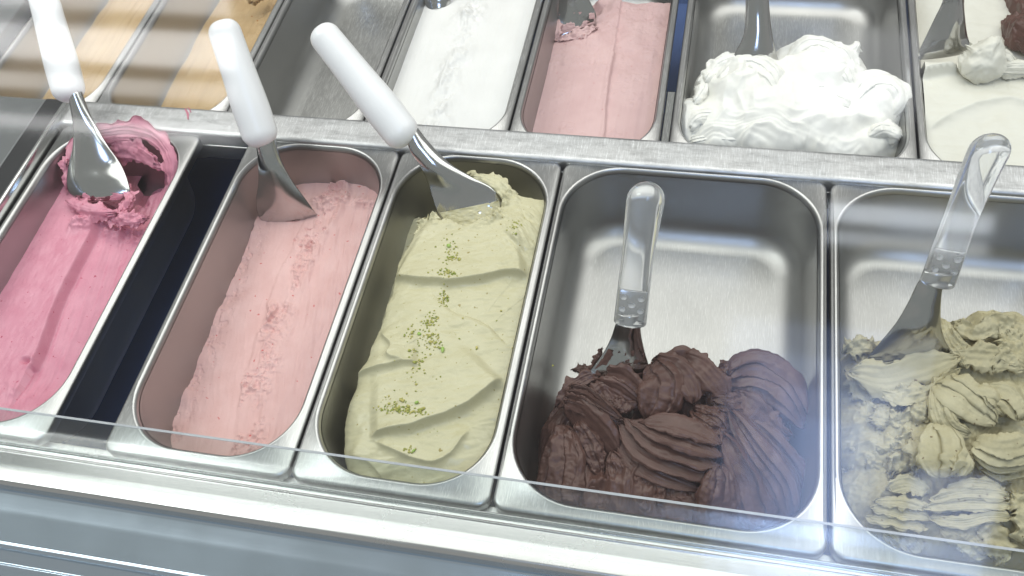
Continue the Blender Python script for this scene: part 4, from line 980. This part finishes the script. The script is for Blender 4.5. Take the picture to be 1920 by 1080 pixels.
def clear_scoop(label, base, top, stations, bend=(0, 0, 0), side=(1, 0, 0), **bk):
    t = thing('gelato_scoop', label, 'scoop', stations[-1][0], 'scoops')
    Ln = float(np.linalg.norm(np.array(top) - np.array(base)))
    h = lathe('handle', base, top, round_prof([(0, .0135), (.25, .0132), (.55, .0128), (.8, .0140), (1, .0150)], Ln, .0015, .0148), M['acrylic'], t, .85, side, 48, bend)
    b = np.array(base, float); u = (np.array(top, float) - b) / Ln
    e1 = np.array(side, float); e1 -= u * (e1 @ u); e1 /= np.linalg.norm(e1); e2 = np.cross(u, e1)
    view = np.array([0.3, -0.27, 0.68]) - b
    if e2 @ view < 0: e2 = -e2
    # steel tang inside the clear handle, drilled with round holes
    def pt(x, y, z): return b + e1 * x + u * y + e2 * z
    xs = [-.0095, .0095]; ys = [.0005, .030]
    V = np.array([pt(x, y, z) for x in xs for y in ys for z in (-.0015, .0015)])
    f = np.array([(0, 1, 3, 2), (4, 6, 7, 5), (0, 4, 5, 1), (2, 3, 7, 6), (0, 2, 6, 4), (1, 5, 7, 3)])
    tg = bevel(put('tang', V, f, M['blade'], t), .0008, 2)
    for hx, hy in ((0, .006), (-.006, .013), (.0062, .013), (0, .0175), (-.0058, .0235), (.0058, .0235)):
        a = np.linspace(0, 2 * math.pi, 14, endpoint=False)
        V = np.array([pt(hx + .0023 * math.cos(q), hy + .0023 * math.sin(q), .0019) for q in a] + [pt(hx + .0023 * math.cos(q), hy + .0023 * math.sin(q), .0010) for q in a])
        j = np.arange(14)
        side_f = np.stack([j, (j + 1) % 14, (j + 1) % 14 + 14, j + 14], 1)
        put('hole', V, [side_f, j[None, :]], M['white_plastic'], tg)
    blade(t, stations, M['blade'], **bk)
    return t

white_scoop('white-handled steel scoop standing in the deep pink raspberry gelato', (-0.3538, 0.3594, 0.0400), (-0.3985, 0.4546, 0.1200), [
    ((-0.3570, 0.3666, 0.0480), (-0.3426, 0.3679, 0.0480), .004, .008), ((-0.3547, 0.3536, 0.0340), (-0.3355, 0.3554, 0.0340), .004, .006), ((-0.3529, 0.3404, 0.0200), (-0.3266, 0.3444, 0.0200), .004, .003), ((-0.3540, 0.3267, 0.0060), (-0.3154, 0.3328, 0.0060), .006, .0018),
    ((-0.3592, 0.3123, -0.0080), (-0.3034, 0.3229, -0.0100), .008, .0014), ((-0.3594, 0.2985, -0.0180), (-0.2928, 0.3088, -0.0200), .008, .0014), ((-0.3559, 0.2893, -0.0260), (-0.2889, 0.2973, -0.0270), .007, .0014), ((-0.3435, 0.2838, -0.0320), (-0.2993, 0.2895, -0.0330), .005, .0014)], .0172, .0150, smear=M['rasp'], s0=.86, seed=2)
white_scoop('white-handled steel scoop standing upright in the pale strawberry gelato', (-0.1274, 0.3260, 0.0300), (-0.1690, 0.4008, 0.1220), [
    ((-0.1363, 0.3312, 0.0380), (-0.1173, 0.3353, 0.0380), .004, .007), ((-0.1357, 0.3230, 0.0240), (-0.1149, 0.3272, 0.0240), .005, .004), ((-0.1374, 0.3160, 0.0080), (-0.1109, 0.3209, 0.0080), .006, .0025), ((-0.1407, 0.3094, -0.0090), (-0.1044, 0.3154, -0.0090), .006, .0016),
    ((-0.1468, 0.3028, -0.0270), (-0.0953, 0.3105, -0.0270), .005, .0014), ((-0.1498, 0.2995, -0.0430), (-0.0881, 0.3070, -0.0430), .004, .0014), ((-0.1475, 0.2972, -0.0530), (-0.0880, 0.3079, -0.0500), .003, .0014), ((-0.1371, 0.2974, -0.0580), (-0.1028, 0.3034, -0.0570), .002, .0014)], .0180, .0158, smear=M['straw'], s0=.90, seed=3)
white_scoop('white-handled steel scoop leaning in the pistachio gelato', (0.0232, 0.3351, 0.0400), (-0.0731, 0.4065, 0.1140), [
    ((0.0173, 0.3405, 0.0470), (0.0295, 0.3488, 0.0470), .003, .008), ((0.0247, 0.3291, 0.0340), (0.0413, 0.3408, 0.0360), .004, .005), ((0.0341, 0.3222, 0.0200), (0.0609, 0.3300, 0.0220), .006, .003), ((0.0406, 0.3156, 0.0050), (0.0823, 0.3272, 0.0070), .006, .0018),
    ((0.0458, 0.3060, -0.0070), (0.1009, 0.3261, -0.0050), .004, .0014), ((0.0515, 0.2975, -0.0180), (0.1108, 0.3188, -0.0160), .002, .0014), ((0.0617, 0.2902, -0.0260), (0.1113, 0.3059, -0.0250), .002, .0014), ((0.0789, 0.2875, -0.0310), (0.1035, 0.2942, -0.0300), .001, .0014)], .0178, .0152, smear=M['pist'], s0=.70, seed=4, bias=.75)
clear_scoop('clear acrylic-handled scoop standing in the chocolate gelato', (0.2549, 0.1620, 0.0300), (0.2588, 0.2292, 0.1280), [
    ((0.2469, 0.1667, 0.0380), (0.2613, 0.1695, 0.0380), .003, .006), ((0.2430, 0.1621, 0.0260), (0.2632, 0.1657, 0.0260), .003, .004), ((0.2399, 0.1581, 0.0120), (0.2647, 0.1624, 0.0120), .005, .0022), ((0.2343, 0.1514, -0.0020), (0.2676, 0.1584, -0.0020), .007, .0016),
    ((0.2252, 0.1428, -0.0160), (0.2716, 0.1531, -0.0140), .009, .0014), ((0.2157, 0.1353, -0.0280), (0.2753, 0.1502, -0.0260), .009, .0014), ((0.2172, 0.1295, -0.0360), (0.2753, 0.1443, -0.0360), .008, .0014)], bend=(0.002, 0.0, 0.0), smear=M['choc'], s0=.45, seed=6)
clear_scoop('clear acrylic-handled scoop standing in the rough olive-beige gelato', (0.4902, 0.2162, 0.0500), (0.5043, 0.2793, 0.1560), [
    ((0.4805, 0.2217, 0.0600), (0.4979, 0.2222, 0.0600), .003, .006), ((0.4751, 0.2142, 0.0480), (0.4956, 0.2155, 0.0460), .003, .004), ((0.4716, 0.2065, 0.0340), (0.4977, 0.2089, 0.0300), .005, .0022), ((0.4659, 0.1974, 0.0180), (0.5023, 0.2024, 0.0120), .007, .0016),
    ((0.4576, 0.1901, -0.0020), (0.5098, 0.2016, -0.0060), .007, .0014), ((0.4501, 0.1831, -0.0200), (0.5170, 0.2012, -0.0180), .006, .0014), ((0.4498, 0.1762, -0.0320), (0.5219, 0.2009, -0.0240), .004, .0014)], bend=(.006, .002, -.004), side=(1, .3, 0), smear=M['nut'], s0=.80, seed=7)
# far row
white_scoop('scoop tip at the top edge over the flat white gelato', (-0.0474, 0.6805, 0.0300), (-0.0923, 0.8020, 0.1000), [
    ((-0.0568, 0.6842, 0.0200), (-0.0416, 0.6903, 0.0200), .003, .006), ((-0.0582, 0.6739, -0.0100), (-0.0300, 0.6776, -0.0100), .005, .002), ((-0.0617, 0.6668, -0.0320), (-0.0220, 0.6724, -0.0320), .006, .0014), ((-0.0569, 0.6542, -0.0460), (-0.0244, 0.6616, -0.0460), .005, .0014), ((-0.0493, 0.6469, -0.0520), (-0.0278, 0.6546, -0.0520), .003, .0014)])
white_scoop('steel scoop dug into the pale pink gelato at the top edge', (0.1306, 0.6890, 0.0300), (0.1034, 0.8043, 0.1000), [
    ((0.1208, 0.6930, 0.0200), (0.1393, 0.6960, 0.0200), .003, .006), ((0.1143, 0.6906, -0.0150), (0.1409, 0.6942, -0.0150), .005, .002), ((0.1093, 0.6793, -0.0450), (0.1413, 0.6854, -0.0450), .004, .0014), ((0.1076, 0.6653, -0.0700), (0.1532, 0.6761, -0.0680), .003, .0014), ((0.1119, 0.6499, -0.0860), (0.1530, 0.6708, -0.0800), .001, .0014)], smear=M['pink'], s0=.7, seed=9)
clear_scoop('steel scoop sunk into the whipped white gelato at the top edge', (0.3333, 0.6052, 0.0550), (0.3274, 0.6833, 0.1500), [
    ((0.3212, 0.6066, 0.0600), (0.3429, 0.6096, 0.0600), .003, .006), ((0.3248, 0.5982, 0.0400), (0.3488, 0.6014, 0.0400), .004, .0030), ((0.3290, 0.5852, 0.0160), (0.3538, 0.5887, 0.0160), .005, .002), ((0.3295, 0.5705, -0.0040), (0.3595, 0.5753, -0.0040), .007, .0016), ((0.3226, 0.5586, -0.0200), (0.3658, 0.5637, -0.0200), .008, .0014), ((0.3154, 0.5483, -0.0340), (0.3713, 0.5609, -0.0320), .007, .0014)])
clear_scoop('steel scoop resting on the cream gelato in the upper right', (0.5315, 0.6129, 0.0700), (0.5320, 0.6881, 0.1600), [
    ((0.5178, 0.6123, 0.0760), (0.5405, 0.6100, 0.0760), .003, .006), ((0.5220, 0.6042, 0.0540), (0.5439, 0.6056, 0.0520), .004, .003), ((0.5247, 0.5976, 0.0300), (0.5461, 0.6016, 0.0280), .006, .0022), ((0.5206, 0.5903, 0.0120), (0.5522, 0.5950, 0.0080), .008, .0016), ((0.5151, 0.5799, -0.0040), (0.5591, 0.5939, -0.0100), .009, .0014), ((0.5112, 0.5733, -0.0200), (0.5646, 0.5876, -0.0200), .007, .0014), ((0.5140, 0.5704, -0.0260), (0.5651, 0.5863, -0.0260), .004, .0014)])

# ------------------------------------------------------------------ pistachio sprinkles
rnd = np.random.RandomState(5)
def surf(x, y): return float(h_pist(np.array([[x]]), np.array([[y]]))[0, 0])
ico = None
def rock(c, r, seed):
    rs = np.random.RandomState(seed)
    p = (1 + 5 ** .5) / 2
    V = np.array([(-1, p, 0), (1, p, 0), (-1, -p, 0), (1, -p, 0), (0, -1, p), (0, 1, p), (0, -1, -p), (0, 1, -p), (p, 0, -1), (p, 0, 1), (-p, 0, -1), (-p, 0, 1)]) / 1.9
    F = np.array([(0, 11, 5), (0, 5, 1), (0, 1, 7), (0, 7, 10), (0, 10, 11), (1, 5, 9), (5, 11, 4), (11, 10, 2), (10, 7, 6), (7, 1, 8), (3, 9, 4), (3, 4, 2), (3, 2, 6), (3, 6, 8), (3, 8, 9), (4, 9, 5), (2, 4, 11), (6, 2, 10), (8, 6, 7), (9, 8, 1)])
    V = V * (1 + rs.uniform(-.3, .3, (12, 1))) * np.array(r) * rs.uniform(.7, 1.2, 3)
    a = rs.uniform(0, 6.28); ca, sa = math.cos(a), math.sin(a)
    V = V @ np.array([(ca, sa, 0), (-sa, ca, 0), (0, 0, 1)])
    return V + np.array(c), F
ms = Mass()
CL = [((0.0809, 0.2364, -0.0100), .004, .012, 45), ((0.0846, 0.2155, -0.0080), .010, .003, 55), ((0.0812, 0.1950, -0.0120), .005, .009, 50), ((0.0771, 0.1663, -0.0120), .006, .007, 75), ((0.0719, 0.1509, -0.0130), .016, .014, 60), ((0.0866, 0.1462, -0.0140), .006, .006, 40), ((0.0760, 0.1243, -0.0140), .006, .010, 35),
      ((0.0773, 0.0778, -0.0200), .017, .0035, 130), ((0.0662, 0.0840, -0.0200), .012, .010, 30), ((0.0883, 0.0463, -0.0300), .006, .003, 18), ((0.0740, 0.2483, -0.0100), .012, .02, 15), ((0.0882, 0.1001, -0.0200), .03, .03, 22), ((0.1240, 0.1562, -0.0150), .04, .06, 14), ((0.1352, 0.2763, -0.0120), .006, .012, 24)]
sd = 0
for c, sx, sy, n in CL:
    for k in range(n):
        x = c[0] + rnd.normal() * sx * .6; y = c[1] + rnd.normal() * sy * .6 - .2 * (x - c[0]) * 0
        r = rnd.uniform(.0004, .0011) * (1 if rnd.rand() > .14 else 1.8)
        sd += 1
        V, F = rock((x, y, surf(x, y) + r * .35), (r, r, r * .75), sd); ms.add(V, F)
o = ms.build('pistachio_crumbs', 'green-brown pistachio crumbs scattered over the pale green gelato', M['crumb'], None, 'nut crumbs')
o['kind'] = 'stuff'
for (c, lab) in [((0.0755, 0.2485, -0.0100), 'bright green pistachio piece nearest the scoop'), ((0.0701, 0.1524, -0.0130), 'green pistachio piece beside the thick middle crumb cluster'), ((0.0950, 0.1395, -0.0140), 'green pistachio piece below the middle crumb cluster'), ((0.0854, 0.0851, -0.0200), 'green pistachio piece on the lower crumb line'), ((0.0906, 0.0462, -0.0300), 'small green pistachio piece nearest the front rim')]:
    V, F = rock((0, 0, 0), (.0032, .0022, .0020), sd); sd += 3
    z = surf(c[0], c[1]) + .0010
    o = put('pistachio_piece', V, F, M['nutgreen'], None, True); o.location = (c[0], c[1], z)
    md = o.modifiers.new('soft', 'SUBSURF'); md.levels = 1; md.render_levels = 1
    tag(o, lab, 'nut', 'pistachio pieces on the gelato')
